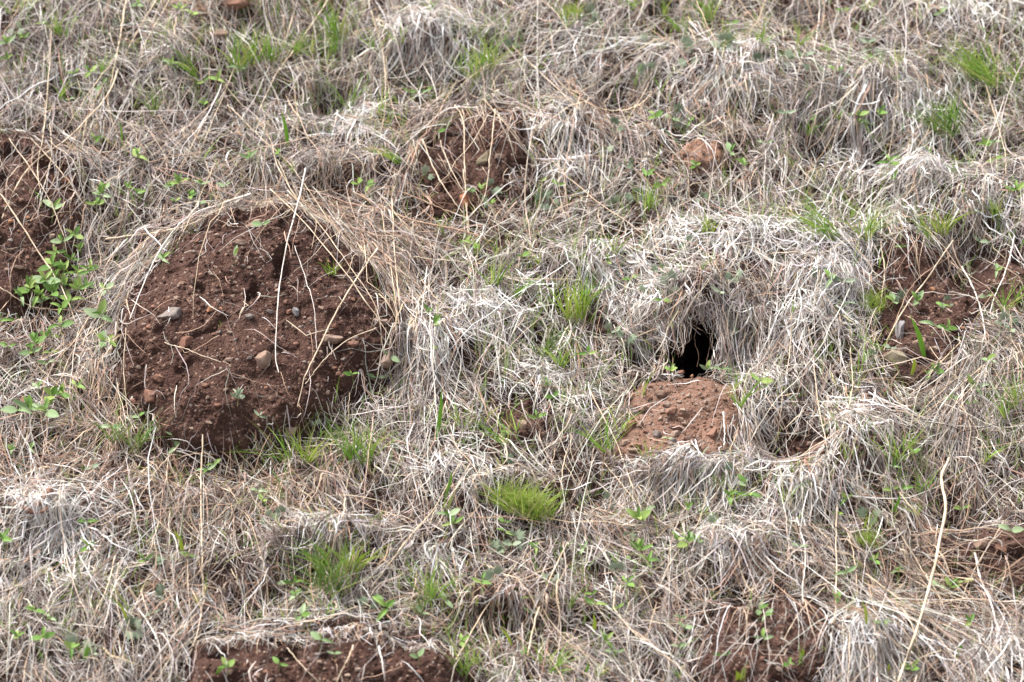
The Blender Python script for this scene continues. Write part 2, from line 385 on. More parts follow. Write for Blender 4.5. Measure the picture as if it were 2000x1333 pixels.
# ------------------------------------------------------------------ colour zones of the dry grass (as bleached or browned as it stands in the photo)
WHITE = [(850,85,80,55,1),(1100,290,45,80,.9),(1440,150,100,45,.9),(1640,540,60,90,1.1),(1570,640,60,60,.7),(1180,530,100,45,.9),(1480,500,130,50,.7),(1700,300,90,60,.6),(1820,220,120,60,.5),
 (1900,20,80,50,.8),(1820,340,60,50,.9),(700,240,60,40,.8),(110,1030,110,80,.9),(150,1110,110,40,.5),(855,720,35,60,.9),(1660,850,70,90,.7),(1560,980,130,60,.6),(1690,1265,60,45,1),
 (1450,1080,90,50,.6),(1950,1280,90,70,.8),(850,1110,40,40,.7),(880,900,80,50,.6),(650,1060,60,30,.8),(640,1250,80,22,.8),(1340,920,90,40,.6),(960,620,110,60,.7),(1240,600,60,50,.6),
 (1370,470,120,40,.6),(1150,110,90,60,.4),(1750,430,90,50,.5),(960,960,60,30,.3),(1950,430,60,60,.5),(80,150,120,100,.25),(1050,760,90,60,.4),(1480,780,50,60,.5),(560,240,60,40,.4),(1060,700,140,80,.35)]
BROWN = [(370,960,230,80,1),(850,460,160,60,.7),(900,300,130,90,.8),(130,290,90,70,.8),(215,820,60,110,.9),(620,400,200,60,.8),(1860,1130,200,150,.7),(1500,1160,110,70,.6),(520,1150,110,60,.5),
 (1000,1210,170,50,.7),(60,650,80,60,.9),(430,50,110,40,.6),(1560,80,80,30,.6),(1370,330,90,40,.6),(760,560,60,110,.8),(330,1170,120,60,.5),(1200,230,70,60,.6),(1800,600,100,140,.6),
 (1560,880,70,40,.7),(1020,820,60,50,.6),(120,910,150,50,.7),(1180,1010,90,50,.6),(640,980,120,60,.5),(1310,620,50,30,.4),(1450,240,80,50,.3),(950,1100,120,40,.3),(700,1280,200,30,.5),(1450,550,120,40,.4)]
GREYC = [(130,150,200,160,.6),(420,250,200,120,.7),(1130,620,160,60,.4),(240,350,130,80,.6),(1700,120,100,60,.3),(1400,660,120,60,.5),(50,790,80,60,.7),(900,760,120,80,.4),(1850,480,100,60,.4),(1650,250,150,60,.4),(800,1000,120,60,.4),(1880,880,130,60,.4),(700,330,80,40,.4)]
def zone(L, px, py):
    r = np.zeros_like(px)
    for x, y, rx, ry, a in L: r += a * np.exp(-((px - x) / rx) ** 2 - ((py - y) / ry) ** 2)
    return np.clip(r, 0, 1.1)
ZW = zone(WHITE, PXG, PYG); ZB = zone(BROWN, PXG, PYG); ZG = zone(GREYC, PXG, PYG)
DARKZ = np.zeros_like(HG)
for x, y, rx, ry, a in HOLLOWS: DARKZ += min(1, -a / .05) * np.exp(-((PXG - x) / (rx * .8)) ** 2 - ((PYG - y) / (ry * .8)) ** 2)
HS = [blur(np.maximum(HT, blur(HG, 2)), 2), blur(HT, 5), blur(HT, 11)]
GAP = .8 * sm(.2, .55, perlin(GU * 14 + 4, GV * 17, 80)) + .75 * sm(.08, .42, perlin(GU * 33, GV * 37, 81)) + 1.0 * sm(.05, .35, perlin(GU * 62, GV * 62, 82))   # thin places where the soil shows
SH = sdf(HOLEP, GU, GV)
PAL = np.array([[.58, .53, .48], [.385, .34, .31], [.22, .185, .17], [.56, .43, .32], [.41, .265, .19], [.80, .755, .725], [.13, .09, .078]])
def straw_cols(n, u, v, boost=0.0, tan=0.0, rot_shade=0.0):
    zw = samp(ZW, u, v); zb = samp(ZB, u, v); zg = samp(ZG, u, v)
    wts = np.stack([np.full(n, 1.2), .9 + 1.2 * zg, .55 + .9 * zg, .34 + 1.3 * zb + tan, .26 + 1.6 * zb, .26 + 2.3 * zw + boost, .45 + 1.2 * zb + 2.4 * rot_shade], 1)  # last weight adds dark browns as painted shade and rot low in the thatch
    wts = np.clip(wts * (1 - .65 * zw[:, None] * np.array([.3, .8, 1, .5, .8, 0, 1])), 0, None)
    c = np.cumsum(wts / wts.sum(1, keepdims=True), 1); k = (rng.random(n)[:, None] > c).sum(1).clip(0, 6)
    C = PAL[k] * rng.normal(1, .13, (n, 1)) * rng.normal(1, .035, (n, 3))
    return np.clip(C, .02, .80)
def ribbons(P, W, face, C, taper=.25, tip=None):
    """P (n,s,3) centre lines, W (n,) widths, face (n,3) face normals, C (n,3)"""
    n, s, _ = P.shape
    T = np.gradient(P, axis=1); T /= np.linalg.norm(T, axis=2, keepdims=True) + 1e-9
    S = np.cross(T, face[:, None, :]); S /= np.linalg.norm(S, axis=2, keepdims=True) + 1e-9
    t = np.linspace(0, 1, s); prof = (1 - (1 - taper) * t ** 1.5) * np.minimum(1, .55 + 3 * t)
    wv = W[:, None] * prof[None] * .5
    V = np.stack([P - S * wv[..., None], P + S * wv[..., None]], 2).reshape(-1, 3)
    b = (np.arange(n) * s * 2)[:, None] + (np.arange(s - 1) * 2)[None]
    F = np.stack([b, b + 1, b + 3, b + 2], -1).reshape(-1, 4)
    Cv = np.repeat(C[:, None, :], s * 2, 1) * (1 + (np.repeat(t, 2)[None, :, None] - .5) * rng.normal(0, .18, (n, 1, 1)))
    return V, F, Cv.reshape(-1, 3)
GHU = np.gradient(HS[2], ST, axis=1); GHV = np.gradient(HS[2], ST, axis=0)
FLOW = .9 * perlin(GU * 3.1 + 7, GV * 3.1, 70) + .6 * perlin(GU * 8, GV * 8, 71)
def strands(n, u, v, L, seg, spread, curl, off, arch, wid, follow=1.0, theta=None, boost=0., tan=0., bare=.03, lvl=None, kink=0.0, gapk=.93, holek=.002, rot_shade=0.):
    th = (-math.pi / 2 + samp(FLOW, u, v) * follow + rng.normal(0, spread, n)) if theta is None else theta.copy()
    cu_ = rng.normal(0, curl, n); st = L / (seg - 1)
    U = np.zeros((n, seg)); Vv = np.zeros((n, seg)); U[:, 0] = u; Vv[:, 0] = v
    th_ = th.copy()
    for k in range(1, seg):
        x, y = U[:, k - 1], Vv[:, k - 1]
        dx = np.cos(th_) - .45 * samp(GHU, x, y); dy = np.sin(th_) - .45 * samp(GHV, x, y) - .08
        nn = np.hypot(dx, dy); U[:, k] = x + dx / nn * st; Vv[:, k] = y + dy / nn * st
        th_ = th_ + cu_ + rng.normal(0, curl * .8, n)
        if kink: th_ = th_ + np.where(rng.random(n) < kink, rng.normal(0, .8, n), 0)
    b_ = samp(BARE, U.ravel(), Vv.ravel()).reshape(n, seg); b = (b_ > .3).mean(1)
    hole = samp(SH, U.ravel(), Vv.ravel()).reshape(n, seg)
    keep = (rng.random(n) < np.where(b > .12, bare + (1 - bare) * (1 - b_.max(1)), 1)) & ((hole > holek).sum(1) < 1)
    dz = samp(DARKZ, U[:, seg // 2], Vv[:, seg // 2]); keep &= rng.random(n) > .72 * np.clip(dz, 0, 1)
    gp = samp(GAP, U.ravel(), Vv.ravel()).reshape(n, seg)[:, 1:].mean(1); keep &= rng.random(n) > gapk * np.clip(gp, 0, 1)
    U, Vv = U[keep], Vv[keep]; m = len(U); L = L[keep]
    f = rng.random(m)
    lv = rng.random(m) if lvl is None else np.full(m, lvl)
    h0 = samp(HS[0], U.ravel(), Vv.ravel()).reshape(m, seg); h1 = samp(HS[1], U.ravel(), Vv.ravel()).reshape(m, seg); h2 = samp(HS[2], U.ravel(), Vv.ravel()).reshape(m, seg)
    hb = np.where(lv[:, None] < .5, h0 + (h1 - h0) * 2 * lv[:, None], h1 + (h2 - h1) * (2 * lv[:, None] - 1))
    hb = np.maximum(hb, samp(HT, U.ravel(), Vv.ravel()).reshape(m, seg) + .0008)
    t = np.linspace(0, 1, seg)[None]
    o = rng.uniform(off[0], off[1], m)[:, None]; a = rng.uniform(arch[0], arch[1], m)[:, None] * L[:, None]
    tiltz = rng.normal(0, .05, m)[:, None] * L[:, None]
    h = hb + np.maximum(o + a * np.sin(math.pi * t ** .8) + tiltz * (t - .5), .0008)
    P = world(U, Vv, h); 
    P += rng.normal(0, .0006, P.shape)
    fc = N3 * .8 + rng.normal(0, .7, (m, 3)); W = (wid[0] + (wid[1] - wid[0]) * rng.random(m) ** 1.7) * np.where(rng.random(m) < .06, 1.6, 1)
    C = straw_cols(m, U[:, seg // 2], Vv[:, seg // 2], boost, tan, rot_shade)
    return P, W, fc, C
def rand_uv(n, inner=True):
    if inner: return rng.uniform(-1.22, 1.22, n), rng.uniform(-1.05, 1.12, n)
    return rng.uniform(-1.68, 1.68, n), rng.uniform(-1.26, 1.55, n)
B = []
def add(*a): B.append(ribbons(*strands(*a[:-1], **a[-1])))
# thatch: short, curly, messy; outer part of the bank thinner
u, v = rand_uv(80000); add(80000, u, v, rng.uniform(.02, .075, 80000), 5, 1.0, .28, (.0, .010), (0, .12), (.0010, .0028), dict(follow=.7, kink=.15, rot_shade=1.))  # dark browns: rotted lower layer, with the shade of its gaps painted in
u, v = rand_uv(30000, False); add(30000, u, v, rng.uniform(.05, .14, 30000), 5, .8, .2, (.0, .012), (0, .1), (.0014, .003), dict(follow=.7))
# draping blades, growing from clumps so that they run together and splay
nc = 5200; cu0, cv0 = rand_uv(nc); ct = -math.pi / 2 + samp(FLOW, cu0, cv0) + rng.normal(0, .5, nc)
cw = rng.uniform(.6, 1.5, nc)
k = rng.integers(0, nc, 92000); n = len(k)
u = cu0[k] + rng.normal(0, .012, n); v = cv0[k] + rng.normal(0, .009, n)
th = ct[k] + rng.normal(0, .32, n)
add(n, u, v, rng.uniform(.035, .13, n), 7, 0, .10, (.001, .018), (.0, .18), (.0010, .0027), dict(theta=th, kink=.09))
n = 72000; u, v = rand_uv(n); add(n, u, v, rng.uniform(.010, .038, n), 4, 1.1, .25, (.004, .017), (0, .15), (.0010, .0028), dict(follow=.8, kink=.12, lvl=.35, boost=.25))
# long thin straws on top
n = 5000; u, v = rand_uv(n); add(n, u, v, rng.uniform(.12, .30, n), 9, .75, .05, (.004, .024), (.01, .09), (.0010, .0019), dict(follow=.8, tan=.9, bare=.03, kink=.05))
n = 1500; u, v = rand_uv(n); add(n, u, v, rng.uniform(.18, .42, n), 10, .65, .03, (.008, .03), (.02, .08), (.0013, .0023), dict(follow=.5, tan=1.3, bare=.05, kink=.03))
# broad bleached blades, matted, in the white zones
n = 30000; u, v = rand_uv(n); zz = samp(ZW, u, v); k = rng.random(n) < zz ** 1.3 * .9; u, v = u[k], v[k]; n = len(u)
add(n, u, v, rng.uniform(.04, .12, n), 6, .55, .12, (.008, .02), (0, .06), (.0016, .0042), dict(boost=4., kink=.12, lvl=.7))
# browned litter lying flat in the brown zones
n = 22000; u, v = rand_uv(n); zz = samp(ZB, u, v); k = rng.random(n) < zz * .7; u, v = u[k], v[k]; n = len(u)
add(n, u, v, rng.uniform(.03, .12, n), 5, .9, .12, (.001, .012), (0, .1), (.0011, .0024), dict(tan=1.0, bare=.02))
# straw fringe falling over the rims of mounds, and over the burrow
def fringe(pts, n, L, spread, ang=-90, off=(.004, .014), jit=.02, wid=(.0012, .0024), arch=(.02, .12), tan=.5, boost=0, curl=.06, bare=.9, holek=.002):
    pts = np.asarray(pts, float); s = rng.random(n) * (len(pts) - 1); i = s.astype(int); f = (s - i)[:, None]
    q = pts[i] * (1 - f) + pts[i + 1] * f; u, v = pix2uv(q[:, 0], q[:, 1], .03)
    u = u + rng.normal(0, jit, n); v = v + rng.normal(0, jit * .7, n)
    a = np.interp(s, np.linspace(0, len(pts) - 1, len(np.atleast_1d(ang))), np.atleast_1d(ang))
    add(n, u, v, rng.uniform(L[0], L[1], n), 8, 0, curl, off, arch, wid, dict(theta=np.radians(a) + rng.normal(0, spread, n), tan=tan, boost=boost, bare=bare, lvl=.2, kink=.08, gapk=.6, holek=holek))
fringe([(330, 455), (420, 405), (520, 375), (620, 385), (700, 420)], 420, (.05, .15), .6, [-150, -120, -90, -50, -40], tan=1.2)
fringe([(690, 410), (775, 500), (805, 610), (810, 700)], 480, (.08, .22), .42, [-60, -78, -92, -98], tan=1.3, jit=.028)
fringe([(560, 370), (650, 395), (740, 470)], 240, (.10, .30), .45, [-70, -62, -66], tan=1.6, arch=(.03, .1))
fringe([(235, 560), (205, 640), (195, 740), (230, 830)], 350, (.05, .16), .5, [-105, -95, -88, -75], tan=1.2)
fringe([(280, 500), (350, 445)], 90, (.1, .2), .3, [-130, -140], tan=1.5)
fringe([(270, 930), (400, 955), (540, 930), (640, 880), (740, 820)], 900, (.05, .15), .8, [-90], tan=1.2, jit=.012)
fringe([(-50, 265), (60, 270), (150, 310), (180, 400), (170, 500)], 240, (.08, .22), .6, [-90, -80, -100, -110, -120], tan=1., bare=.5)
fringe([(1235, 640), (1290, 615), (1345, 598), (1400, 605), (1440, 640)], 380, (.015, .045), .55, [-75, -95, -90, -85, -100], tan=.1, boost=.6, jit=.016, curl=.12, bare=1, holek=.018)
fringe([(1345, 590), (1385, 600)], 60, (.015, .04), .6, [-90], tan=.1, jit=.012, curl=.12, bare=1, holek=.014)
fringe([(1400, 615), (1440, 620), (1500, 640)], 420, (.08, .18), .32, [-92, -98, -105], tan=.2, boost=.5, jit=.016)
fringe([(1300, 640), (1280, 670), (1285, 700)], 150, (.04, .09), .35, [-105, -95, -90], boost=.4, holek=.012)
fringe([(1285, 628), (1340, 612)], 110, (.04, .075), .3, [-62, -85], tan=.1, jit=.008, curl=.12, bare=1, holek=.034)
fringe([(1395, 640), (1402, 690)], 120, (.03, .08), .3, [-95, -90], boost=.4, holek=.014)
fringe([(1232, 740), (1205, 850)], 160, (.04, .09), .5, [-110, -100], jit=.01, bare=.1)
fringe([(1445, 740), (1450, 860)], 220, (.05, .12), .4, [-80, -85], jit=.01, boost=.5, bare=.1)
fringe([(1210, 912), (1300, 912), (1440, 902)], 500, (.05, .12), .6, [-95, -90, -85], jit=.010, boost=1.5)
fringe([(780, 300), (850, 235), (940, 200), (1050, 220)], 260, (.06, .18), .6, [-140, -110, -80, -60], tan=1.5, bare=.6)
fringe([(400, 1258), (560, 1240), (720, 1242), (880, 1265)], 600, (.02, .06), .8, [-90], tan=.8, boost=1.5, jit=.008)
fringe([(1370, 1205), (1470, 1165), (1600, 1180), (1640, 1260)], 250, (.06, .16), .5, [-120, -90, -75, -70], tan=.8, bare=.4)
fringe([(1700, 460), (1790, 435), (1880, 470), (1990, 460)], 350, (.05, .14), .5, [-110, -90, -80, -90], tan=.4, bare=.4)
fringe([(1900, 640), (1880, 760), (1980, 640)], 400, (.12, .3), .35, [-115, -110, -100], tan=.6)
fringe([(1820, 1030), (1690, 1120), (1840, 1240)], 350, (.12, .3), .4, [-45, -40, -45], tan=1.3)
V = np.concatenate([b[0] for b in B]); C = np.concatenate([b[2] for b in B]); o_ = 0; Fs = []
for b in B: Fs.append(b[1] + o_); o_ += len(b[0])
obj('dry_grass', mkmesh('dry_grass', V, np.concatenate(Fs), M_STRAW, C), kind='stuff', label='grey and tan thatch of dead grass covering the bank', category='dry grass')
print('straw quads', sum(len(f) for f in Fs))
B.clear()

HUMPS = [(835,80,1.2,150),(890,95,.8,80),(1095,250,.8,90),(1120,330,.7,80),(1420,150,1.1,130),(1480,165,.8,80),(1700,170,.9,90),(1790,200,.9,90),(1640,520,1.,110),(1580,600,.8,80),(1180,520,1.,110),(1480,480,1.,110),(1330,585,.9,110),
 (1810,335,1.,100),(1880,20,.9,90),(690,235,.8,80),(90,990,1.2,150),(160,1050,.9,100),(60,1110,.8,90),(855,650,1.1,120),(870,900,.7,70),(1660,810,1.,110),(1560,950,1.,110),(1700,1250,1.1,120),(1440,1060,1.,110),(850,1090,.7,70),
 (650,1040,.9,90),(1330,915,1.,110),(1410,920,.7,70),(1950,1260,1.,110),(1740,430,.9,90),(1900,400,.9,90),(1500,740,.7,80),(1250,590,.7,70),(940,600,.8,80),(1460,600,.8,80),(1390,470,.7,70),(560,235,.7,60),(1250,135,.8,80),(1640,160,.8,80),(1340,210,.8,80),(1060,750,.7,70),(330,110,.8,80),(1010,1170,.7,70)]
TUFTS = []
for x, y, sz, n in HUMPS:
    u0, v0 = hit(x, y, HS[1]); n = int(n * rng.uniform(1.1, 2.1)); sz *= rng.uniform(.75, 1.2)
    n = int(n * .8); u = u0 + rng.normal(0, .034 * sz, n); v = v0 + rng.normal(0, .018 * sz, n)
    th = -math.pi / 2 + rng.normal(0, .35) + (u - u0) * 9 + rng.normal(0, .5, n) + (rng.random(n) < .15) * rng.normal(0, 1.2, n)
    zw = min(1., float(samp(ZW, u0, v0)[0])); seg = ribbons(*strands(n, u, v, rng.uniform(.04, .115, n) * sz, 8, 0, .13, (.008, .024), (.02, .2), (.0012, .0034), theta=th, boost=.5 + 2.2 * zw, lvl=.8, kink=.10, gapk=.35, bare=.3))
    c0 = world(u0, v0, samp(HS[1], u0, v0))[0]
    TUFTS.append((obj('dry_grass_tuft', mkmesh('dry_grass_tuft', seg[0] - c0, seg[1], M_STRAW, seg[2]), loc=c0, category='dry grass tuft', group='bleached drooping tufts of dead grass'), x, y, sz, zw))
# thin fresh blades coming up through the thatch, too many to count
GRN = [(520,110,160,90,1),(660,110,70,90,.8),(300,150,150,120,.4),(1370,60,130,60,.7),(1920,150,120,80,1),(1870,260,70,60,.8),(1640,440,150,50,1),(1850,450,120,50,.8),(1130,600,60,110,1),(1060,700,110,90,.6),(980,550,80,60,.5),(1330,420,110,70,.4),
 (590,890,120,50,.8),(710,890,70,60,1),(650,1120,80,80,1),(850,1170,70,70,.7),(1250,1090,110,80,.6),(1440,990,110,60,.4),(1760,920,90,90,.5),(1960,780,80,140,.7),(910,1290,80,60,.6),(1090,1290,110,60,.5),(240,870,90,50,.6),(1200,830,60,100,.6),(930,850,100,70,.5),
 (100,100,120,120,.3),(1690,700,70,110,.4),(930,130,80,80,.6),(130,1220,150,90,.35),(1690,1180,90,100,.3),(450,1030,120,80,.2),(1500,250,160,120,.25),(1430,800,60,60,.5),(740,210,60,70,.5)]
ZGR = zone(GRN, PXG, PYG)
n = 60000; u, v = rand_uv(n); k = rng.random(n) < (.034 + .19 * samp(ZGR, u, v)) * (1 - samp(BARE, u, v)) * (samp(SH, u, v) < -.005); u, v = u[k], v[k]
# blades come in twos and threes
u = np.concatenate([u, u + rng.normal(0, .004, len(u)), u + rng.normal(0, .006, len(u))]); v = np.concatenate([v, v, v]) + rng.normal(0, .003, len(u)); n = len(u)
P0 = world(u, v, samp(HS[0], u, v) + .002); L = rng.uniform(.018, .062, n); t = np.linspace(0, 1, 6)[None, :, None]
d = np.array([0, -.2, 1.]) + rng.normal(0, .38, (n, 3)) * np.array([1, .6, .2]); d /= np.linalg.norm(d, axis=1, keepdims=True)
P = P0[:, None] + L[:, None, None] * (d[:, None] * t + (rng.normal(0, .25, (n, 3)) + [0, 0, -.15])[:, None] * t ** 2.2)
pal = np.array([[.17, .33, .05], [.25, .42, .07], [.33, .46, .12], [.38, .42, .13], [.22, .32, .12]])
V, F, C = ribbons(P, rng.uniform(.0012, .0026, n), -cd * .8 + rng.normal(0, .6, (n, 3)), pal[rng.integers(0, 5, n)] * rng.normal(1, .12, (n, 1)), .08)
obj('fresh_grass', mkmesh('fresh_grass', V, F, M_GRASS, C.clip(.01, .8)), kind='stuff', label='thin fresh green blades scattered through the dead grass', category='green grass')

# ------------------------------------------------------------------ labels that single things out
LAND = [('the large soil mound', 510, 650, 285, 260), ('the burrow entrance', 1350, 690, 45, 55), ('the pale soil apron', 1320, 815, 110, 70), ('the left soil bank', 60, 430, 110, 160),
        ('the rooty soil mound', 930, 310, 110, 100), ('the orange dirt clod', 1370, 310, 55, 25), ('the bottom soil mound', 640, 1310, 240, 50),
        ('the stony soil patch', 1490, 1270, 100, 65), ('the narrow soil slip', 1805, 600, 75, 135), ('the mossy cushion', 1018, 970, 60, 40),
        ('the dark upper hole', 655, 200, 40, 25), ('the dark lower hole', 604, 1112, 35, 40), ('the big green tuft', 1900, 130, 80, 40),
        ('the white straw tuft', 850, 85, 80, 45), ('the draped straw hump', 110, 1030, 100, 70), ('the long pale stalk', 1810, 1130, 40, 200)]
def where(x, y):
    best = min(LAND, key=lambda L: math.hypot((x - L[1]) / (L[3] + 60), (y - L[2]) / (L[4] + 60)))
    nm, lx, ly, rx, ry = best; dx, dy = (x - lx) / rx, (y - ly) / ry; r = math.hypot(dx, dy)
    if r < 1:
        if nm in ('the burrow entrance',): return 'at ' + nm
        vert = 'upper' if dy < -.33 else 'lower' if dy > .33 else ''; hor = 'left' if dx < -.33 else 'right' if dx > .33 else ''
        part = (vert + ' ' + hor).strip() or 'middle'
        return "on %s's %s" % (nm, part if ' ' in part or part == 'middle' else part + ' side')
    a, b = (x - lx) / 1.0, (y - ly) / 1.0
    side = ('above' if b < 0 else 'below') if abs(b) > 2 * abs(a) else ('left of' if a < 0 else 'right of') if abs(a) > 2 * abs(b) else \
           (('upper ' if b < 0 else 'lower ') + ('left of' if a < 0 else 'right of'))
    near = 'just ' if r < 1.6 else '' if r < 3 else 'well '
    return near + side + ' ' + nm
ALL = []                                 # (object, description, x, y)
def note(o, desc, x, y): ALL.append((o, desc, x, y))
ORD = ['leftmost', 'second from left', 'third from left', 'fourth from left', 'fifth from left', 'sixth from left', 'seventh from left', 'eighth from left', 'ninth from left', 'tenth from left', 'eleventh from left', 'twelfth from left']
for o, x, y, sz, zw in TUFTS: note(o, '%s drooping dry grass tuft' % (('big ' if sz > .95 else 'little ') + ('bleached' if zw > .75 else 'pale' if zw > .4 else 'greyish')), x, y)
def finish_labels():
    d = {}
    for o, desc, x, y in ALL: d.setdefault(desc + ' ' + where(x, y), []).append((x, y, o))
    for lab, L in d.items():
        L.sort(key=lambda e: (e[0], e[1]))
        for i, (x, y, o) in enumerate(L):
            if len(L) == 1: o['label'] = lab
            elif len(L) == 2: o['label'] = lab + (', the left one' if i == 0 else ', the right one')
            else: o['label'] = lab + ', ' + ('rightmost' if i == len(L) - 1 else ORD[min(i, 11)])

# ------------------------------------------------------------------ stones
def ico(sub):
    import bmesh
    bm = bmesh.new(); bmesh.ops.create_icosphere(bm, subdivisions=sub, radius=1)
    V = np.array([v.co[:] for v in bm.verts]); F = np.array([[v.index for v in f.verts] for f in bm.faces]); bm.free(); return V, F
IV, IF = ico(4); IV2, IF2 = ico(2)
def stone_shape(seed, V, F, cuts=12, rough=.09):
    r = np.random.default_rng(seed); V = V.copy()
    for _ in range(cuts):
        n = r.normal(size=3); n /= np.linalg.norm(n); c = r.uniform(.42, .82); d = V @ n - c
        V -= np.clip(d, 0, None)[:, None] * n * .93
    V *= (1 + rough * fbm(V[:, 0] * 2.5 + seed, V[:, 1] * 2.5 + V[:, 2] * 1.7, seed % 50, 4))[:, None]
    return V / np.abs(V).max(0)
STM = {}
def stone_mesh(k, kind):
    if (k, kind) not in STM: STM[(k, kind)] = mkmesh('stone', stone_shape(100 + k, IV, IF), IF, M_ST[kind], smooth=True)
    return STM[(k, kind)]
ADJ = {'grey': 'grey', 'tan': 'pale tan', 'red': 'reddish brown', 'orange': 'orange', 'blue': 'blue grey', 'olive': 'greenish tan'}
stones_px = []
def stone(x, y, w_, h_, kind, roll=0.0, sink=.25):
    u, v = hit(x, y); hh = samp(HT, u, v); P = world(u, v, hh)[0]
    k = random.randrange(9); s = (w_ + h_) / 2
    a, c = w_ / 2000, h_ / 2000; b = (a + c) / 2
    size = 'large' if s > 27 else 'medium' if s > 17 else 'small'
    form = 'flat' if h_ < .6 * w_ else 'upright' if h_ > 1.5 * w_ else 'angular' if k % 2 else 'rounded'
    o = obj('stone' if s > 15 else 'pebble', stone_mesh(k, kind), loc=P + N3 * c * (1 - 2 * sink) * .25 - cd * 0.0, rot=(R(-12) + random.uniform(-.2, .2), roll, random.uniform(-.4, .4)), category='stone' if s > 15 else 'pebble',
            group='stones and pebbles lying on the bare soil')
    o.scale = (a * 1.1, b * 1.1, c * 1.1)
    note(o, '%s %s %s %s' % (size, form, ADJ[kind], 'stone' if s > 15 else 'pebble'), x, y); stones_px.append((x, y, s))
for s in [(503,441,45,20,'tan'),(468,476,28,14,'tan'),(338,618,55,28,'grey',.1),(412,609,20,14,'orange'),(486,621,20,13,'grey'),(578,613,16,20,'blue'),(565,611,16,10,'red'),(527,611,15,10,'grey'),(363,672,32,26,'red'),
 (517,705,38,36,'tan',-.5),(653,667,54,20,'tan',.15),(689,675,24,13,'red'),(757,709,32,30,'tan'),(309,743,24,18,'red'),(293,779,30,27,'red',.6),(332,500,16,15,'tan'),(292,641,13,10,'red'),(570,850,30,24,'tan'),
 (640,770,11,9,'tan'),(345,585,14,10,'tan'),(430,650,10,8,'grey'),(735,629,18,13,'tan'),(752,632,20,13,'tan'),(655,640,15,11,'red'),(448,704,20,9,'tan'),(400,755,16,10,'red'),(508,815,12,9,'red'),(620,755,12,9,'tan'),
 (641,800,12,9,'red'),(543,570,12,9,'tan'),(392,540,14,11,'red'),(350,560,12,8,'tan'),(455,580,12,9,'tan'),(605,655,12,9,'grey'),(690,588,12,9,'red'),(410,830,14,7,'tan'),(375,838,9,6,'tan'),(432,606,8,6,'orange'),
 (472,612,9,7,'red'),(560,640,9,7,'tan'),(627,690,10,8,'tan'),(300,600,10,8,'red'),(270,720,11,9,'tan'),(262,790,14,14,'red'),(425,795,16,8,'red'),(660,735,12,9,'red'),(595,710,9,7,'grey'),(520,760,11,9,'red'),(556,690,9,7,'tan'),
 (1288,772,24,18,'tan'),(1302,793,18,14,'tan',.5),(1257,801,26,14,'tan'),(1237,808,32,13,'grey'),(1230,838,20,38,'red',.2),(1250,831,16,16,'tan'),(1337,830,12,10,'tan'),(1330,822,15,10,'tan',.4),(1320,835,26,9,'red'),
 (1281,851,18,20,'grey'),(1313,867,26,18,'grey'),(1318,850,24,13,'tan'),(1392,849,22,24,'red',.3),(1347,871,22,16,'tan'),(1221,868,28,14,'tan'),(1242,870,24,10,'red'),(1312,804,22,14,'red'),(1329,733,26,9,'red'),(1352,735,8,6,'orange'),
 (1268,782,14,9,'red'),(1345,775,12,8,'tan'),(1375,800,10,7,'tan'),(1300,865,14,9,'red'),(1262,845,12,8,'red'),(1370,865,12,7,'tan'),(1290,820,12,9,'tan'),(1360,845,9,6,'red'),(1235,880,26,9,'tan'),(1270,755,11,8,'red'),
 (945,313,46,22,'olive',-.6),(920,371,32,18,'grey',.3),(908,399,24,34,'orange',.15),(932,217,26,17,'grey'),(804,313,17,16,'tan'),(973,308,22,14,'tan'),(932,277,10,12,'tan'),(962,283,14,11,'red'),
 (1748,700,46,36,'olive'),(1757,650,16,50,'blue',.1),(1797,683,32,36,'tan'),(1822,568,14,12,'orange'),(1827,684,16,12,'tan'),(1861,766,20,16,'orange'),(1871,777,16,9,'tan'),(1985,760,26,13,'orange'),(1728,770,16,13,'red'),(1880,645,12,9,'orange'),(1815,768,22,24,'tan'),(1752,567,14,8,'tan'),
 (1614,62,24,16,'orange'),(1838,62,14,12,'red'),(1512,65,28,22,'red'),(1397,217,14,14,'tan'),(1345,275,60,24,'grey'),
 (430,72,56,28,'tan'),(345,13,50,24,'tan'),(460,14,60,26,'red'),(405,20,30,20,'tan'),(1021,832,20,24,'tan'),(922,1010,22,14,'tan'),(1765,1036,34,14,'tan'),(1919,1065,30,18,'tan'),(1957,1076,24,16,'red'),(1948,325,22,18,'tan'),(1900,285,16,14,'tan'),
 (47,792,30,28,'red'),(133,355,26,10,'orange'),(35,525,26,9,'tan'),(43,392,12,9,'red'),(22,437,18,9,'orange'),(103,463,16,13,'tan'),(22,472,14,10,'grey'),(62,380,9,14,'tan'),(60,335,12,9,'tan'),(90,300,10,8,'tan'),(10,405,12,9,'red'),
 (55,505,12,9,'red'),(80,440,10,8,'tan'),(30,325,12,8,'tan'),(15,530,12,8,'tan'),(120,330,12,9,'red'),
 (622,1280,16,9,'grey'),(480,1300,14,9,'red'),(560,1290,12,9,'tan'),(700,1310,14,9,'tan'),(760,1295,12,8,'red'),(520,1315,12,9,'red'),(600,1310,12,9,'tan'),(820,1318,14,9,'red'),(450,1318,14,10,'tan'),
 (1440,1260,16,10,'red'),(1500,1235,12,9,'tan'),(1522,1217,12,8,'grey'),(1470,1225,22,12,'tan'),(1445,1280,14,9,'red'),(1490,1290,14,10,'red'),(1540,1260,12,9,'tan'),(1460,1305,14,8,'red'),(1520,1310,14,9,'tan'),
 (1730,860,10,8,'tan'),(705,400,10,8,'red'),(1650,780,10,7,'red'),(1580,870,12,8,'tan'),(1560,880,10,7,'red'),(1300,1010,10,7,'red')]: stone(*s)
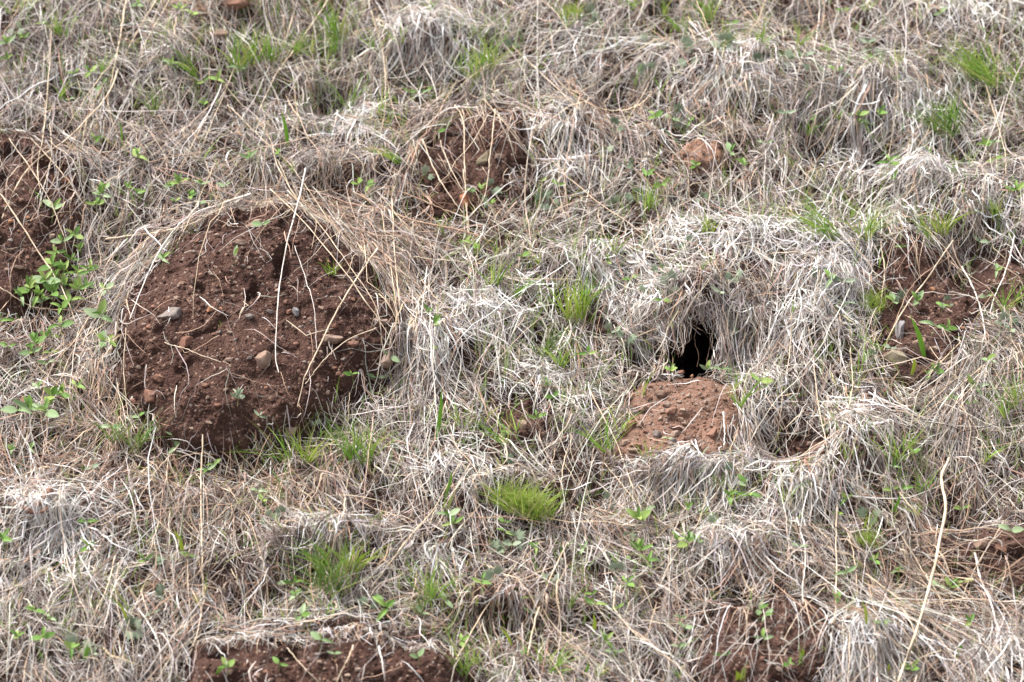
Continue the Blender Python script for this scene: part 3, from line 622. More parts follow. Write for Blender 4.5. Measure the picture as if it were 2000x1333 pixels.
# smaller pebbles strewn over each bare area
rs = np.random.default_rng(11)
for cx, cy, rx, ry, n, kinds in [(500,640,240,215,95,('red','tan','red','tan','grey','red')),(1325,815,85,62,30,('tan','red','tan')),(60,430,80,130,22,('red','tan','orange')),(930,310,80,70,10,('red','tan')),
                                 (640,1310,210,28,18,('red','tan')),(1490,1270,75,50,12,('red','tan')),(1805,600,50,120,8,('red','tan'))]:
    k = 0
    while k < n:
        a, q = rs.uniform(0, 6.283), math.sqrt(rs.random()); x, y = cx + rx * q * math.cos(a), cy + ry * q * math.sin(a)
        if any(math.hypot(x - p[0], y - p[1]) < p[2] * .6 + 6 for p in stones_px): 
            k += .05; continue
        w_ = 5 + 7 * rs.random() ** 2.5; stone(x, y, w_ * 1.2, w_ * .8, kinds[rs.integers(len(kinds))], rs.uniform(-.5, .5), .2); k += 1
# loose crumbs and grit nobody could count
def grit(n, name, m, lo, hi, sel):
    u = rng.uniform(-1.15, 1.15, n * 40); v = rng.uniform(-1.05, 1.1, n * 40); b = samp(BARE, u, v); px, py = topix(u, v, 0 * u)
    k = (b > rng.choice([.5, .12], len(b), p=[.8, .2])) & sel(px, py) & (samp(SH, u, v) < 0); u, v = u[k][:n], v[k][:n]; n = len(u)
    s = rng.uniform(0, 1, n) ** 3 * (hi - lo) + lo
    base_ = [stone_shape(300 + i, IV2, IF2, 6, .15) for i in range(6)]; pk = rng.integers(0, 6, n); Bv = np.stack(base_)[pk]
    q = rng.normal(size=(n, 4)); q /= np.linalg.norm(q, axis=1, keepdims=True); a, b, c, d = q.T
    Rm = np.stack([1-2*(c*c+d*d), 2*(b*c-a*d), 2*(b*d+a*c), 2*(b*c+a*d), 1-2*(b*b+d*d), 2*(c*d-a*b), 2*(b*d-a*c), 2*(c*d+a*b), 1-2*(b*b+c*c)], 1).reshape(n, 3, 3)
    Bv = Bv * rng.uniform(.5, 1, (n, 1, 3)); Vt = np.einsum('nij,nkj->nki', Rm, Bv) * s[:, None, None] + world(u, v, samp(HT, u, v) + s * .3)[:, None]
    F = (IF2[None] + (np.arange(n) * len(IV2))[:, None, None]).reshape(-1, 3)
    obj(name, mkmesh(name, Vt.reshape(-1, 3), F, m, smooth=True), kind='stuff', label={'soil_crumbs': 'loose dark soil crumbs scattered over the bare mounds', 'pale_soil_crumbs': 'pale soil crumbs scattered below the burrow entrance', 'fine_gravel': 'fine tan gravel specks strewn over bare soil'}[name], category='soil crumbs')
inap = lambda x, y: (abs(x - 1320) < 125) & (abs(y - 815) < 95)
grit(5200, 'soil_crumbs', M_SOIL, .0012, .0055, lambda x, y: ~inap(x, y))
grit(1500, 'pale_soil_crumbs', M_PALE, .001, .0045, inap)
grit(700, 'fine_gravel', M_ST['tan'], .001, .0026, lambda x, y: y > 0)

# ------------------------------------------------------------------ small broad-leaved seedlings
def leaf_mesh(name, L, W, m, fold=.18, curve=.25, lobes=0, nu=9, nv=7):
    t = np.linspace(0, 1, nu)[:, None]; s = np.linspace(-1, 1, nv)[None]
    prof = np.sin(math.pi * np.clip(t, .02, .99) ** .8) ** .62 * np.clip(t * 4 + .2, 0, 1)
    if lobes: prof = prof * (1 + .45 * np.cos(t * math.pi * 2 * lobes) * (t > .25))
    x = s * prof * W / 2; y = t * L + 0 * s; z = fold * np.abs(s) * prof * W / 2 * 1.2 + curve * L * (t - t * t * 1.6) + 0 * s
    return mkmesh(name, np.stack([x, y, z], -1).reshape(-1, 3), gridfaces(nu, nv), m, smooth=True)
LM = {}
for c, m in (('p', M_LEAFP), ('b', M_LEAFB), ('g', M_LEAFG)):
    LM[c] = [leaf_mesh('leaf', 1, .40, m, .25, .3), leaf_mesh('leaf', 1, .52, m, .1, .1), leaf_mesh('leaf', 1, .27, m, .4, .5), leaf_mesh('leaf', 1, .33, m, .3, -.15)]
def palm_mesh(m):
    Vs, Fs, o = [], [], 0
    for k in range(5):
        a = R(-78 + 39 * k); L = [.55, .85, 1, .85, .55][k]
        for sub, sl in ((-.28, .75), (0, 1), (.28, .75)):
            t = np.linspace(0, 1, 6)[:, None]; s = np.linspace(-1, 1, 3)[None]
            pr = np.sin(math.pi * (t * .93 + .05)) ** .7 * .105 * L
            x = s * pr; y = t * L * sl; z = .12 * t - .18 * t * t + .03 * np.abs(s) * t
            aa = a + sub * t * 1.2
            X_ = x * np.cos(aa) + y * np.sin(aa); Y_ = -x * np.sin(aa) + y * np.cos(aa)
            Vs.append(np.stack([X_, Y_, z + 0 * X_], -1).reshape(-1, 3)); Fs.append(gridfaces(6, 3) + o); o += 18
    return mkmesh('lobed_leaf', np.concatenate(Vs), np.concatenate(Fs), m, smooth=True)
PALM = palm_mesh(M_LEAFG)
def tube(name, P, r0, r1, m, parent=None, seg=6, wob=0.0, **kw):
    P = np.asarray(P, float); T = np.gradient(P, axis=0); T /= np.linalg.norm(T, axis=1, keepdims=True) + 1e-9
    a = np.array([.3, .5, .81]); S = np.cross(T, a); S /= np.linalg.norm(S, axis=1, keepdims=True); Q = np.cross(T, S)
    n = len(P); r = np.linspace(r0, r1, n)[:, None, None] * (1 + wob * rng.normal(0, 1, (n, 1, 1)))
    an = np.arange(seg) / seg * 2 * math.pi
    V = P[:, None] + r * (np.cos(an)[None, :, None] * S[:, None] + np.sin(an)[None, :, None] * Q[:, None])
    F = []
    for i in range(n - 1):
        k = np.arange(seg); F.append(np.stack([i * seg + k, i * seg + (k + 1) % seg, (i + 1) * seg + (k + 1) % seg, (i + 1) * seg + k], 1))
    return obj(name, mkmesh(name, V.reshape(-1, 3), np.concatenate(F), m, smooth=True), parent, **kw)
STEM_ME = None
from mathutils import Matrix
def frame_to(dirv, nrm):                 # leaf y axis along dirv, z towards nrm
    y = np.array(dirv, float); y /= np.linalg.norm(y); z = np.array(nrm, float); z -= y * (z @ y); z /= np.linalg.norm(z); x = np.cross(y, z)
    return Matrix([[x[0], y[0], z[0], 0], [x[1], y[1], z[1], 0], [x[2], y[2], z[2], 0], [0, 0, 0, 1]])
CN = {'p': 'pale green', 'b': 'bright green', 'g': 'grey green'}
SURF = np.maximum(HT, HS[0] + .012 * (1 - BARE))
SURF = np.where(SH > -.01, HT - .02, SURF)
WN = {1: 'single-leaved', 2: 'two-leaved', 3: 'three-leaved', 4: 'four-leaved', 5: 'five-leaved', 6: 'six-leaved', 7: 'many-leaved', 8: 'many-leaved'}
stem0 = None
def seedling(x, y, s, n, c, tall=.7):
    """s leaf length in photo px (mm), n leaves, c colour"""
    global stem0
    s0 = s; s = s * rng.uniform(.8, 1.12) * (1.25 if x < 240 and 430 < y < 880 else 1)
    u, v = hit(x, y, SURF); P = world(u, v, samp(SURF, u, v) + .004)[0]
    up = N3 * .55 + np.array([0, 0, 1]) * .6 + rng.normal(0, .18, 3); up /= np.linalg.norm(up); H_ = s / 1000 * tall * rng.uniform(.7, 1.2)
    o = obj('seedling', None, loc=P - up * H_ * .5, category='seedling', group='green seedlings sprouting through the dead grass')
    o.empty_display_size = .01
    if stem0 is None:
        tt = np.linspace(0, 1, 5)[:, None]; stem0 = tube('stem', np.array([[0, 0, 0]]) + tt * [[0, 0, 1]] + np.array([[.06, 0, 0]]) * np.sin(tt * 3.14), .05, .035, M_STEMG)
        st = stem0; st.parent = o
    else:
        st = stem0.copy(); col.objects.link(st); st.parent = o
    L = H_ * 1.6
    st.matrix_local = Matrix.LocRotScale(Vector((0, 0, 0)), Vector(up).to_track_quat('Z', 'Y'), Vector((L * .55, L * .55, L)))
    a0 = rng.uniform(0, 6.28) if n > 2 else rng.uniform(-.7, .7)
    bx = np.cross(up, [0, 1, 0.01]); bx /= np.linalg.norm(bx); by = np.cross(up, bx)
    for k in range(n):
        pair = k // 2; a = a0 + (k % 2) * math.pi + pair * 1.5 + rng.normal(0, .25)
        el = R(18 + 26 * pair) + rng.normal(0, .18); d = (bx * math.cos(a) + by * math.sin(a)) * math.cos(el) + up * math.sin(el)
        l = s / 1000 * (1.0 if pair == 0 else rng.uniform(.65, .95)) * (1 - .12 * max(0, pair - 1)); cc = c if not (c == 'p' and pair > 0) else 'b'
        nrm = up * .8 - cd * .9 + rng.normal(0, .2, 3)
        f = obj('leaf', LM[cc][rng.integers(4)], o); f.matrix_local = Matrix.Translation(Vector(up * L * (.8 + .1 * pair))) @ frame_to(d, nrm) @ Matrix.Diagonal((l, l, l, 1))
    size = 'large' if s0 >= 24 else 'small' if s0 >= 15 else 'tiny'
    note(o, '%s %s %s seedling' % (size, CN[c], WN[min(n, 8)]), x, y)
SEED = [(145,470,22,4,'b'),(125,488,22,5,'p'),(158,500,18,4,'b'),(112,508,18,4,'b'),(105,540,24,5,'b'),(130,545,22,6,'b'),(150,552,20,5,'b'),(168,542,20,5,'b'),(92,565,24,5,'p'),(62,585,24,6,'b'),(42,597,22,3,'p'),(78,592,22,5,'b'),
(104,588,22,6,'b'),(128,578,22,6,'b'),(152,585,22,5,'b'),(172,572,20,4,'p'),(140,604,22,4,'b'),(124,624,24,4,'b'),(82,604,22,4,'p'),(112,560,22,6,'b'),(138,520,20,4,'b'),(98,668,20,4,'b'),(75,690,22,6,'b'),(62,700,20,4,'p'),(100,700,18,3,'b'),
(122,655,24,3,'b'),(92,722,20,2,'p'),(76,775,20,3,'p'),(120,782,22,5,'b'),(104,790,20,4,'b'),(150,772,18,3,'b'),(58,818,32,5,'p'),(92,828,34,4,'p'),(38,822,24,2,'p'),(105,808,22,3,'b'),(25,892,18,4,'p'),
(200,397,26,7,'p'),(188,412,22,4,'b'),(212,384,20,4,'p'),(273,325,26,5,'b'),(188,288,22,4,'b'),(103,432,26,3,'p'),(196,636,28,4,'p'),(203,682,26,4,'p'),(226,692,18,3,'b'),(214,578,22,3,'p'),(268,392,24,5,'p'),(250,380,18,3,'b'),
(352,372,22,6,'b'),(372,392,20,4,'b'),(332,376,20,5,'p'),(392,375,18,3,'p'),(345,402,16,3,'b'),(318,522,20,4,'p'),(459,517,22,3,'p'),(515,452,28,2,'p'),(698,372,26,3,'b'),(441,376,22,2,'p'),(490,322,22,4,'p'),(545,310,16,3,'b'),(392,408,20,2,'p'),
(150,160,18,3,'b'),(178,156,20,4,'b'),(18,102,24,4,'p'),(48,88,18,3,'b'),(272,22,24,3,'p'),(352,32,24,3,'b'),(375,40,24,3,'b'),(466,150,26,2,'p'),(427,166,22,3,'b'),(400,173,20,3,'b'),(484,14,24,4,'p'),(556,10,22,3,'p'),(336,142,20,3,'p'),(400,214,20,4,'b'),(80,56,20,3,'b'),(15,130,22,4,'b'),(205,182,18,2,'p'),(140,210,18,2,'p'),
(464,792,20,7,'g'),(348,886,24,2,'p'),(338,862,18,2,'p'),(275,828,22,3,'p'),(408,930,22,3,'p'),(286,818,16,2,'p'),(215,848,18,2,'p'),(182,926,18,2,'g'),(420,915,16,2,'b'),(735,752,24,3,'p'),(758,708,22,2,'p'),(690,748,18,3,'b'),(505,822,16,3,'g'),
(722,378,22,3,'b'),(832,626,24,3,'b'),(848,652,24,3,'b'),(842,690,18,2,'b'),(926,492,22,2,'b'),(1020,512,22,3,'b'),(800,192,18,3,'b'),(836,190,18,3,'b'),(938,384,22,3,'b'),(922,392,20,3,'p'),(958,412,18,3,'b'),(870,262,16,2,'b'),(912,480,18,2,'b'),
(1280,245,24,4,'b'),(1312,242,16,3,'p'),(1262,362,24,3,'b'),(1292,372,26,3,'b'),(1058,365,18,3,'b'),(1088,372,16,2,'b'),(1350,250,18,4,'b'),(1428,312,26,3,'p'),(1360,335,20,4,'b'),(1452,332,18,3,'b'),(1494,290,22,2,'p'),(1536,232,22,3,'g'),(1680,240,24,3,'b'),(1678,258,22,4,'p'),(1718,240,24,3,'b'),(1700,255,20,2,'p'),
(1590,242,16,3,'b'),(1632,152,22,2,'b'),(1752,166,18,2,'b'),(1662,158,22,2,'b'),(1696,128,20,4,'p'),(1736,342,28,4,'b'),(1748,360,20,3,'b'),(1920,296,26,5,'b'),(1942,288,22,2,'p'),(1944,322,18,2,'b'),(1990,385,26,3,'b'),(1965,392,20,3,'b'),(1845,258,18,2,'b'),(1610,108,16,3,'b'),(1838,38,20,3,'p'),(1915,65,16,2,'b'),(1430,55,16,2,'b'),(1645,32,16,2,'b'),(1575,120,20,3,'g'),(1695,100,22,3,'g'),
(1205,662,18,3,'g'),(1290,600,20,3,'b'),(1232,558,22,3,'b'),(1142,586,18,3,'b'),(1405,582,20,3,'g'),(1622,568,30,3,'p'),(1642,560,28,2,'g'),(1380,738,24,4,'p'),(1408,733,22,2,'p'),(1310,735,16,3,'b'),(1480,762,24,3,'b'),(1072,765,20,3,'b'),(1082,786,18,2,'b'),(1148,702,20,3,'b'),(1052,836,24,3,'b'),(985,850,16,3,'b'),(1303,868,14,2,'p'),(1186,520,18,3,'b'),(1112,515,18,3,'g'),
(1742,604,30,3,'p'),(1788,602,28,4,'p'),(1846,652,24,4,'b'),(1820,655,30,2,'p'),(1893,768,26,3,'p'),(1912,770,24,3,'p'),(1830,735,26,5,'b'),(1812,748,20,3,'b'),(1858,792,20,4,'p'),(1945,542,20,3,'p'),(1925,590,20,2,'p'),(1928,722,22,3,'p'),(1838,612,18,2,'b'),(1975,655,20,3,'g'),(1655,612,20,2,'g'),(1760,495,16,3,'b'),(1910,490,20,2,'g'),(1895,800,20,3,'b'),(1740,690,18,2,'g'),
(512,988,22,3,'b'),(505,974,20,2,'p'),(575,1160,26,3,'b'),(560,1152,22,2,'p'),(578,1180,20,4,'p'),(285,1104,26,3,'b'),(172,1080,30,4,'b'),(172,1034,22,2,'b'),(70,1206,22,3,'b'),(100,1222,18,3,'p'),(34,1262,22,4,'b'),(84,1262,24,4,'b'),(135,1280,28,4,'b'),(8,1072,24,4,'b'),(62,888,20,3,'p'),(372,1098,18,3,'b'),(186,1290,18,3,'g'),
(758,1210,38,4,'b'),(748,1198,28,2,'b'),(888,1036,26,4,'b'),(878,1022,24,3,'p'),(984,1052,22,2,'b'),(984,1032,16,2,'b'),(974,1086,20,3,'g'),(1052,1082,18,3,'b'),(1002,1078,20,3,'g'),(1247,1028,28,4,'b'),(1262,1012,22,3,'p'),(1340,1078,26,5,'b'),(1356,1068,24,4,'p'),(1322,1072,20,3,'b'),(1248,1090,24,5,'b'),(1262,1110,22,5,'b'),(1232,1108,20,3,'p'),(1225,1155,24,3,'b'),(1142,1080,20,3,'p'),
(1160,1196,24,3,'b'),(1178,1268,26,4,'b'),(1200,1290,20,3,'p'),(1020,1290,22,3,'p'),(1040,1210,18,2,'p'),(868,1190,24,3,'p'),(822,1210,20,2,'p'),(940,1155,22,3,'b'),(1482,1212,24,3,'p'),(1492,1220,22,3,'p'),(1490,1262,18,3,'p'),(1330,1222,18,2,'p'),(1334,1240,16,2,'p'),(1424,982,24,4,'b'),(1455,968,26,3,'p'),(1462,984,24,3,'b'),(1342,1006,24,3,'b'),(1376,1018,20,3,'p'),
(1780,900,26,4,'b'),(1740,972,26,3,'b'),(1760,968,22,3,'b'),(1742,925,20,3,'p'),(1855,1162,28,3,'b'),(1882,1150,24,2,'b'),(1828,1160,22,2,'p'),(1892,1232,22,3,'b'),(1756,1132,22,4,'p'),(1650,1132,24,2,'p'),(1705,1108,18,4,'b'),(1640,1180,18,3,'b'),(1722,1228,20,3,'p'),(1780,1325,26,4,'b'),(1970,1052,24,2,'p'),(1878,1006,18,2,'b'),(1558,1080,20,2,'p'),(1635,1012,16,3,'b'),(1650,985,18,3,'b'),
(1538,1310,22,3,'b'),(1408,1290,20,2,'b'),(1325,1278,18,2,'p'),(545,1310,20,2,'b'),(445,1320,22,3,'b'),(590,1215,24,3,'p'),(625,1268,22,3,'p'),(655,1290,16,2,'p'),(818,1300,20,2,'p'),(905,1265,20,3,'b'),(300,1210,18,2,'g'),(1035,1180,18,2,'b'),(1160,1170,16,2,'b'),(1210,1200,16,2,'b'),(20,690,20,2,'b'),(2,640,22,3,'b')]
for s in SEED: seedling(*s)
# low plants with lobed grey-green leaves
for x, y, s, n in [(1060,395,26,5),(1078,405,22,4),(962,370,22,4),(940,405,20,3),(1240,385,24,5),(1265,150,24,4),(1332,100,26,5),(1345,128,24,4),(1412,92,28,5),(1392,66,22,3),(1320,232,28,5),(1532,122,24,4),(1238,330,20,3),(1202,405,22,4),(1000,102,22,4),(1225,662,26,4),(1192,652,20,3),(1342,482,22,4),
 (1602,548,26,4),(962,1082,28,4),(1002,1060,26,4),(1192,982,22,4),(552,1012,22,3),(258,1235,26,4),(300,1100,20,3),(1762,592,22,4),(1850,598,22,3),(1962,640,26,5),(1560,965,22,3),(1432,932,26,4),(616,824,16,4),(30,62,22,3),(832,350,20,3),(1198,252,22,4),(1292,532,24,4),(1312,560,26,5),(1252,580,22,4),
 (1432,545,24,4),(1162,560,22,3),(1700,702,22,4),(1442,648,22,4),(1150,35,24,4),(1270,85,26,4),(1480,130,22,4),(1590,140,24,4),(970,1130,24,4),(1075,1130,22,3),(1205,1125,26,5),(155,1268,26,4),(325,1165,24,4),(525,1020,22,3),(1225,1060,20,3),(1700,105,26,4),(1370,395,20,3),(1180,300,20,3),(1008,905,20,3),(725,1180,22,3),(1385,1035,22,4),(1700,1010,26,4)]:
    u, v = hit(x, y, SURF); P = world(u, v, samp(SURF, u, v) - .004)[0]
    o = obj('lobed_leaf_plant', None, loc=P, category='small plant', group='low lobed-leaved plants among the straw'); o.empty_display_size = .01
    for k in range(n):
        a = rng.uniform(0, 6.28); l = s / 1000 * rng.uniform(.55, .9); d = np.array([math.cos(a), 0, math.sin(a)]) * .8 + N3 * .3
        f = obj('leaf', PALM, o); off = d * l * .55 + N3 * rng.uniform(.004, .012)
        f.matrix_local = Matrix.Translation(Vector(off)) @ frame_to(d, N3 * .9 - cd * .5 + rng.normal(0, .25, 3)) @ Matrix.Diagonal((l, l, l, 1))
        tube('stalk', [[0, 0, 0], list(off * .5 + N3 * .002), list(off)], .0007, .0005, M_STEMG, o, 5)
    note(o, '%s %s-leaved lobed grey-green plant' % ('tiny' if s < 22 else 'small', ['', '', '', 'three', 'four', 'five'][n]), x, y)

# ------------------------------------------------------------------ green grass tufts
GP = {'m': np.array([[.34, .46, .08], [.42, .52, .12], [.24, .38, .06], [.48, .46, .20]]), 'f': np.array([[.15, .30, .04], [.23, .40, .06], [.32, .47, .10], [.38, .42, .12]]), 'y': np.array([[.28, .40, .05], [.36, .48, .08], [.24, .38, .05], [.40, .42, .12]]), 'd': np.array([[.09, .19, .03], [.14, .25, .05], [.20, .30, .08], [.26, .28, .10]])}
def tuft(x, y, h_, n, lean=0., spread=.45, pal='f', wid=3.0, rad=None, nm='grass_tuft', desc=None, sq=1., run=None):
    u, v = hit(x, y, SURF); c0 = world(u, v, samp(SURF, u, v) + .002)[0]; rad = (4 + n * .42) / 1000 if rad is None else rad / 1000
    a = rng.uniform(0, 6.28, n); q = np.sqrt(rng.random(n)) * rad; V_ = np.array([0, cA, sA])
    b = c0 + (np.cos(a) * q)[:, None] * np.array([1., 0, 0]) + (np.sin(a) * q * .7 * sq)[:, None] * V_
    if run: b = b + (rng.uniform(-1, 1, n)[:, None] * (run[0] / 1000 * np.array([1., 0, 0]) - run[1] / 1000 * np.array([0, cA, sA])))
    L = 1.3 * h_ / 1000 * rng.uniform(.5, 1.08, n); s = 7; t = np.linspace(0, 1, s)[None, :, None]
    d = np.array([0, -.25, 1.]) + np.array([1., 0, 0]) * (lean + rng.normal(0, spread, n))[:, None] + np.array([0, 1., 0]) * rng.normal(-.15, spread * .7, n)[:, None]
    d /= np.linalg.norm(d, axis=1, keepdims=True)
    droop = np.array([0, 0, -1.]) * rng.uniform(.02, .5, n)[:, None] + np.cross(d, rng.normal(0, 1, (n, 3))) * .15 + np.array([1., 0, 0]) * (d[:, :1] * .35)
    P = b[:, None] + L[:, None, None] * (d[:, None] * t + droop[:, None] * t ** 2.2 * .6)
    W = rng.uniform(.55, 1.1, n) * wid / 1000; C = GP[pal][rng.integers(0, 4, n)] * rng.normal(1, .1, (n, 1))
    V, F, Cc = ribbons(P, W, -cd * .8 + rng.normal(0, .6, (n, 3)), np.clip(C, .01, .8), .06)
    o = obj(nm, mkmesh(nm, V - c0, F, M_GRASS, Cc), loc=c0, category='grass tuft', group='green grass tufts growing through the straw')
    note(o, desc or '%s %s %s-green %sgrass tuft' % ('sparse' if n < 14 else 'dense' if n > 34 else 'loose', 'tall' if h_ > 84 else 'short' if h_ < 62 else 'middling',
         {'f': 'fresh', 'y': 'yellowish', 'd': 'darker'}[pal], 'left-leaning ' if lean < -.4 else 'right-leaning ' if lean > .4 else ''), x, y)
for a in [(112,70,75,9),(125,75,50,8,-.3),(200,150,75,6),(118,200,60,4),(300,222,55,14,0,.4,'d'),(463,138,95,24),(492,128,80,20,.2),(385,150,80,12,-.9),(530,125,80,20),(572,112,65,16,.3),(605,112,70,10),(660,85,105,36,0,.22),(650,110,60,12),
 (680,215,100,9),(742,232,70,6),(782,322,60,14,-.9),(735,105,60,8),(845,22,40,10),(950,135,85,34),(930,160,70,16,-.3),(905,140,50,8),(1105,60,70,8),(1380,42,70,34,0,.3),(1330,62,60,12,-.4),(1300,30,50,10),(1482,88,55,10,.5),(1560,95,60,7),(1692,22,40,8),
 (1935,165,105,54,-.7,.5),(1900,150,90,34,-.4),(1985,165,60,14,-.3),(1850,260,95,60,-.7,.5,'d'),(1855,240,70,18,-.2),(1628,465,100,44,-.8,.45),(1690,468,85,34,.1,.45),(1818,470,95,8,-.5,.2),(1840,460,80,22,0,.4,'y'),(1948,432,60,22,-.3),(1580,268,55,8),(1635,235,50,5),
 (1268,412,65,18),(1385,462,40,18,0,.4,'y'),(1198,500,60,8),(1120,625,105,44,0,.28,'y'),(1145,600,80,16),(1062,700,75,24,0,.5,'d'),(1095,720,80,18),(968,562,72,14,.1),(1005,585,60,10,.3),(932,500,45,5),(560,905,125,14,-.6,.55),(600,905,80,22,.1,.5,'y'),(705,902,95,46,0,.4),(672,900,70,16,.2,.5,'d'),
 (655,1150,110,70,-.1,.5,'d'),(640,1110,70,40,-.2,.6),(690,1120,80,24,.2,.4,'y'),(260,880,80,26,.4,.6,'d'),(225,868,70,14,-.4,.5,'d'),(1185,885,80,18,-.3),(1212,850,60,10),(1253,775,50,6),(1442,800,80,10,-.2),(1430,770,50,6),(1752,905,75,24),(1770,880,50,10,.3),(1800,965,60,14),(1690,1045,60,6,0,.3,'y'),
 (842,1175,95,26),(818,1200,60,16,0,.4,'d'),(905,1318,75,16),(930,1300,40,10),(1078,1315,60,12,.6),(1058,1300,60,8,-.3),(1165,1325,50,6),(350,1078,70,3,-.3),(250,1195,80,4,-.5),(1985,800,100,22,-.1),(1960,820,70,16,-.4),(1962,610,70,12),(1985,590,60,8,.4),(1678,730,110,3,0,.1),(1318,722,50,3,0,.25),
 (1270,690,50,4,-.3,.3,'y'),(895,832,60,5,-.3),(868,1000,60,6,.3,.3,'d'),(1008,845,60,5),(985,870,70,6,-.3),(938,830,50,6),(1720,690,60,5),(1530,990,50,6),(1430,985,45,12,0,.5,'y'),(1400,960,45,10,0,.5,'d'),(1330,1330,30,6),(1450,1333,40,5,0,.2,'y'),(1562,1300,60,4,0,.2),(390,1190,50,4,0,.2,'y'),(400,1160,60,3),
 (1055,520,50,6),(1280,330,50,4),(1750,130,50,6),(1240,175,60,5),(1290,190,60,4,-.3),(780,90,50,8),(1545,620,40,4),(1110,1190,60,8,0,.3,'d'),(1260,900,40,6),(1590,430,50,5,-.5),(1925,905,60,8,.2),(1790,1010,50,10,0,.4,'y'),(20,30,60,5),(60,20,60,6),(1235,20,50,6),(985,60,50,5),(575,340,50,4,-.5,.3,'y'),(430,640,12,3,0,.4,'y'),(650,540,30,16,0,.6,'y')]: tuft(*a)
tuft(1020, 998, 56, 520, 0, .5, 'm', 2.1, 34, 'moss_cushion', 'bright dense yellow-green mossy grass cushion', sq=.7, run=(34, 20))
tuft(1706, 605, 40, 130, 0, .5, 'y', 1.4, 22, 'moss_cushion', 'small yellow green mossy cushion', sq=1.6)
tuft(1115, 32, 30, 110, 0, .5, 'y', 1.4, 24, 'moss_cushion', 'little olive mossy cushion')
tuft(1690, 1065, 34, 90, 0, .5, 'y', 1.4, 20, 'moss_cushion', 'faint yellowish mossy cushion')
# single broad green blades
def spline(pts, n=14):
    pts = np.asarray(pts, float); k = len(pts)
    if k == 2: t = np.linspace(0, 1, n)[:, None]; return pts[0] * (1 - t) + pts[1] * t
    P = np.vstack([2 * pts[0] - pts[1], pts, 2 * pts[-1] - pts[-2]]); out = []
    m = max(3, n // (k - 1))
    for i in range(1, k):
        for t in np.linspace(0, 1, m, endpoint=(i == k - 1)):
            a, b, c, d = P[i - 1], P[i], P[i + 1], P[i + 2]
            out.append(.5 * ((2 * b) + (-a + c) * t + (2 * a - 5 * b + 4 * c - d) * t ** 2 + (-a + 3 * b - 3 * c + d) * t ** 3))
    return np.array(out)
for (bx, by), (tx, ty), w_, c in [((562,288),(551,212),9,'b'),((852,862),(864,748),9,'b'),((1806,706),(1770,612),11,'b'),((1780,735),(1782,694),8,'y'),((238,286),(235,232),5,'b'),((128,198),(118,148),6,'b'),((358,1082),(341,1028),8,'y'),
                              ((1158,1242),(1158,1190),7,'y'),((163,1292),(173,1255),9,'b'),((170,1288),(176,1258),6,'b'),((1860,1280),(1880,1250),9,'b'),((1692,1230),(1680,1165),6,'y'),((1000,1262),(972,1216),6,'y'),((930,1182),(928,1166),6,'y'),
                              ((1440,1335),(1436,1308),10,'y'),((250,1222),(232,1170),6,'y'),((1745,1000),(1755,960),6,'b'),((868,972),(884,912),7,'b'),((1140,1325),(1148,1290),6,'b'),((40,22),(48,0),7,'b'),((420,1318),(440,1296),8,'b'),((1562,1292),(1566,1262),6,'y'),((1730,1320),(1733,1290),5,'y')]:
    u, v = hit(bx, by, SURF); P0 = world(u, v, samp(SURF, u, v) - .003)[0]; dz = np.linalg.norm(P0 - CAM); k = 18 / LENS / 1000
    tip = P0 + ((tx - bx) * k * dz) * np.array([1., 0, 0]) + ((by - ty) * k * dz) * np.array([0, -.35, 1.])
    P = spline([P0, (P0 + tip) / 2 + np.array([.003, -.004, .004]), tip], 14); n = len(P); t = np.linspace(0, 1, n)[:, None]
    wv = w_ / 2000 * np.sin(math.pi * (t * .8 + .17)) ** .8 * (1 - t ** 5 * .9); S = np.array([[.92, -.3, .1]]); Nn = np.array([[.3, .9, .2]])
    V = np.stack([P - S * wv, P + Nn * wv * .35, P + S * wv], 1).reshape(-1, 3); c_ = np.array([.16, .34, .04] if c == 'b' else [.34, .44, .05])
    o = obj('grass_shoot', mkmesh('grass_shoot', V - P0, gridfaces(n, 3), M_GRASS, np.tile(c_, (len(V), 1)) * (.85 + .3 * np.repeat(t, 3, 0)), smooth=True), loc=P0, category='grass shoot', group='single broad grass shoots')
    note(o, 'single broad %s grass shoot' % ('green' if c == 'b' else 'yellow green'), bx, by)

# ------------------------------------------------------------------ prominent stalks lying over the bank
M_STK = []
for i, (a, b, c) in enumerate([((.46, .35, .24), (.58, .46, .33), (.68, .57, .44)), ((.56, .50, .44), (.68, .62, .56), (.76, .71, .66)), ((.30, .19, .13), (.40, .26, .18), (.48, .34, .24)), ((.34, .30, .27), (.44, .40, .37), (.54, .50, .47))]):
    m, t, p = mat(['tan_stalk', 'bleached_stalk', 'brown_stalk', 'grey_stalk'][i]); tc = N(t, 'ShaderNodeTexCoord'); nz = N(t, 'ShaderNodeTexNoise', Scale=45.0, Detail=5.0); t.links.new(tc.outputs['Object'], nz.inputs['Vector'])
    t.links.new(ramp(t, nz.outputs[0], [(.35, a), (.5, b), (.65, c)]), p.inputs['Base Color']); p.inputs['Roughness'].default_value = .6; p.inputs['Specular IOR Level'].default_value = .25; M_STK.append(m)
SN = ['tan', 'bleached white', 'brown', 'grey']
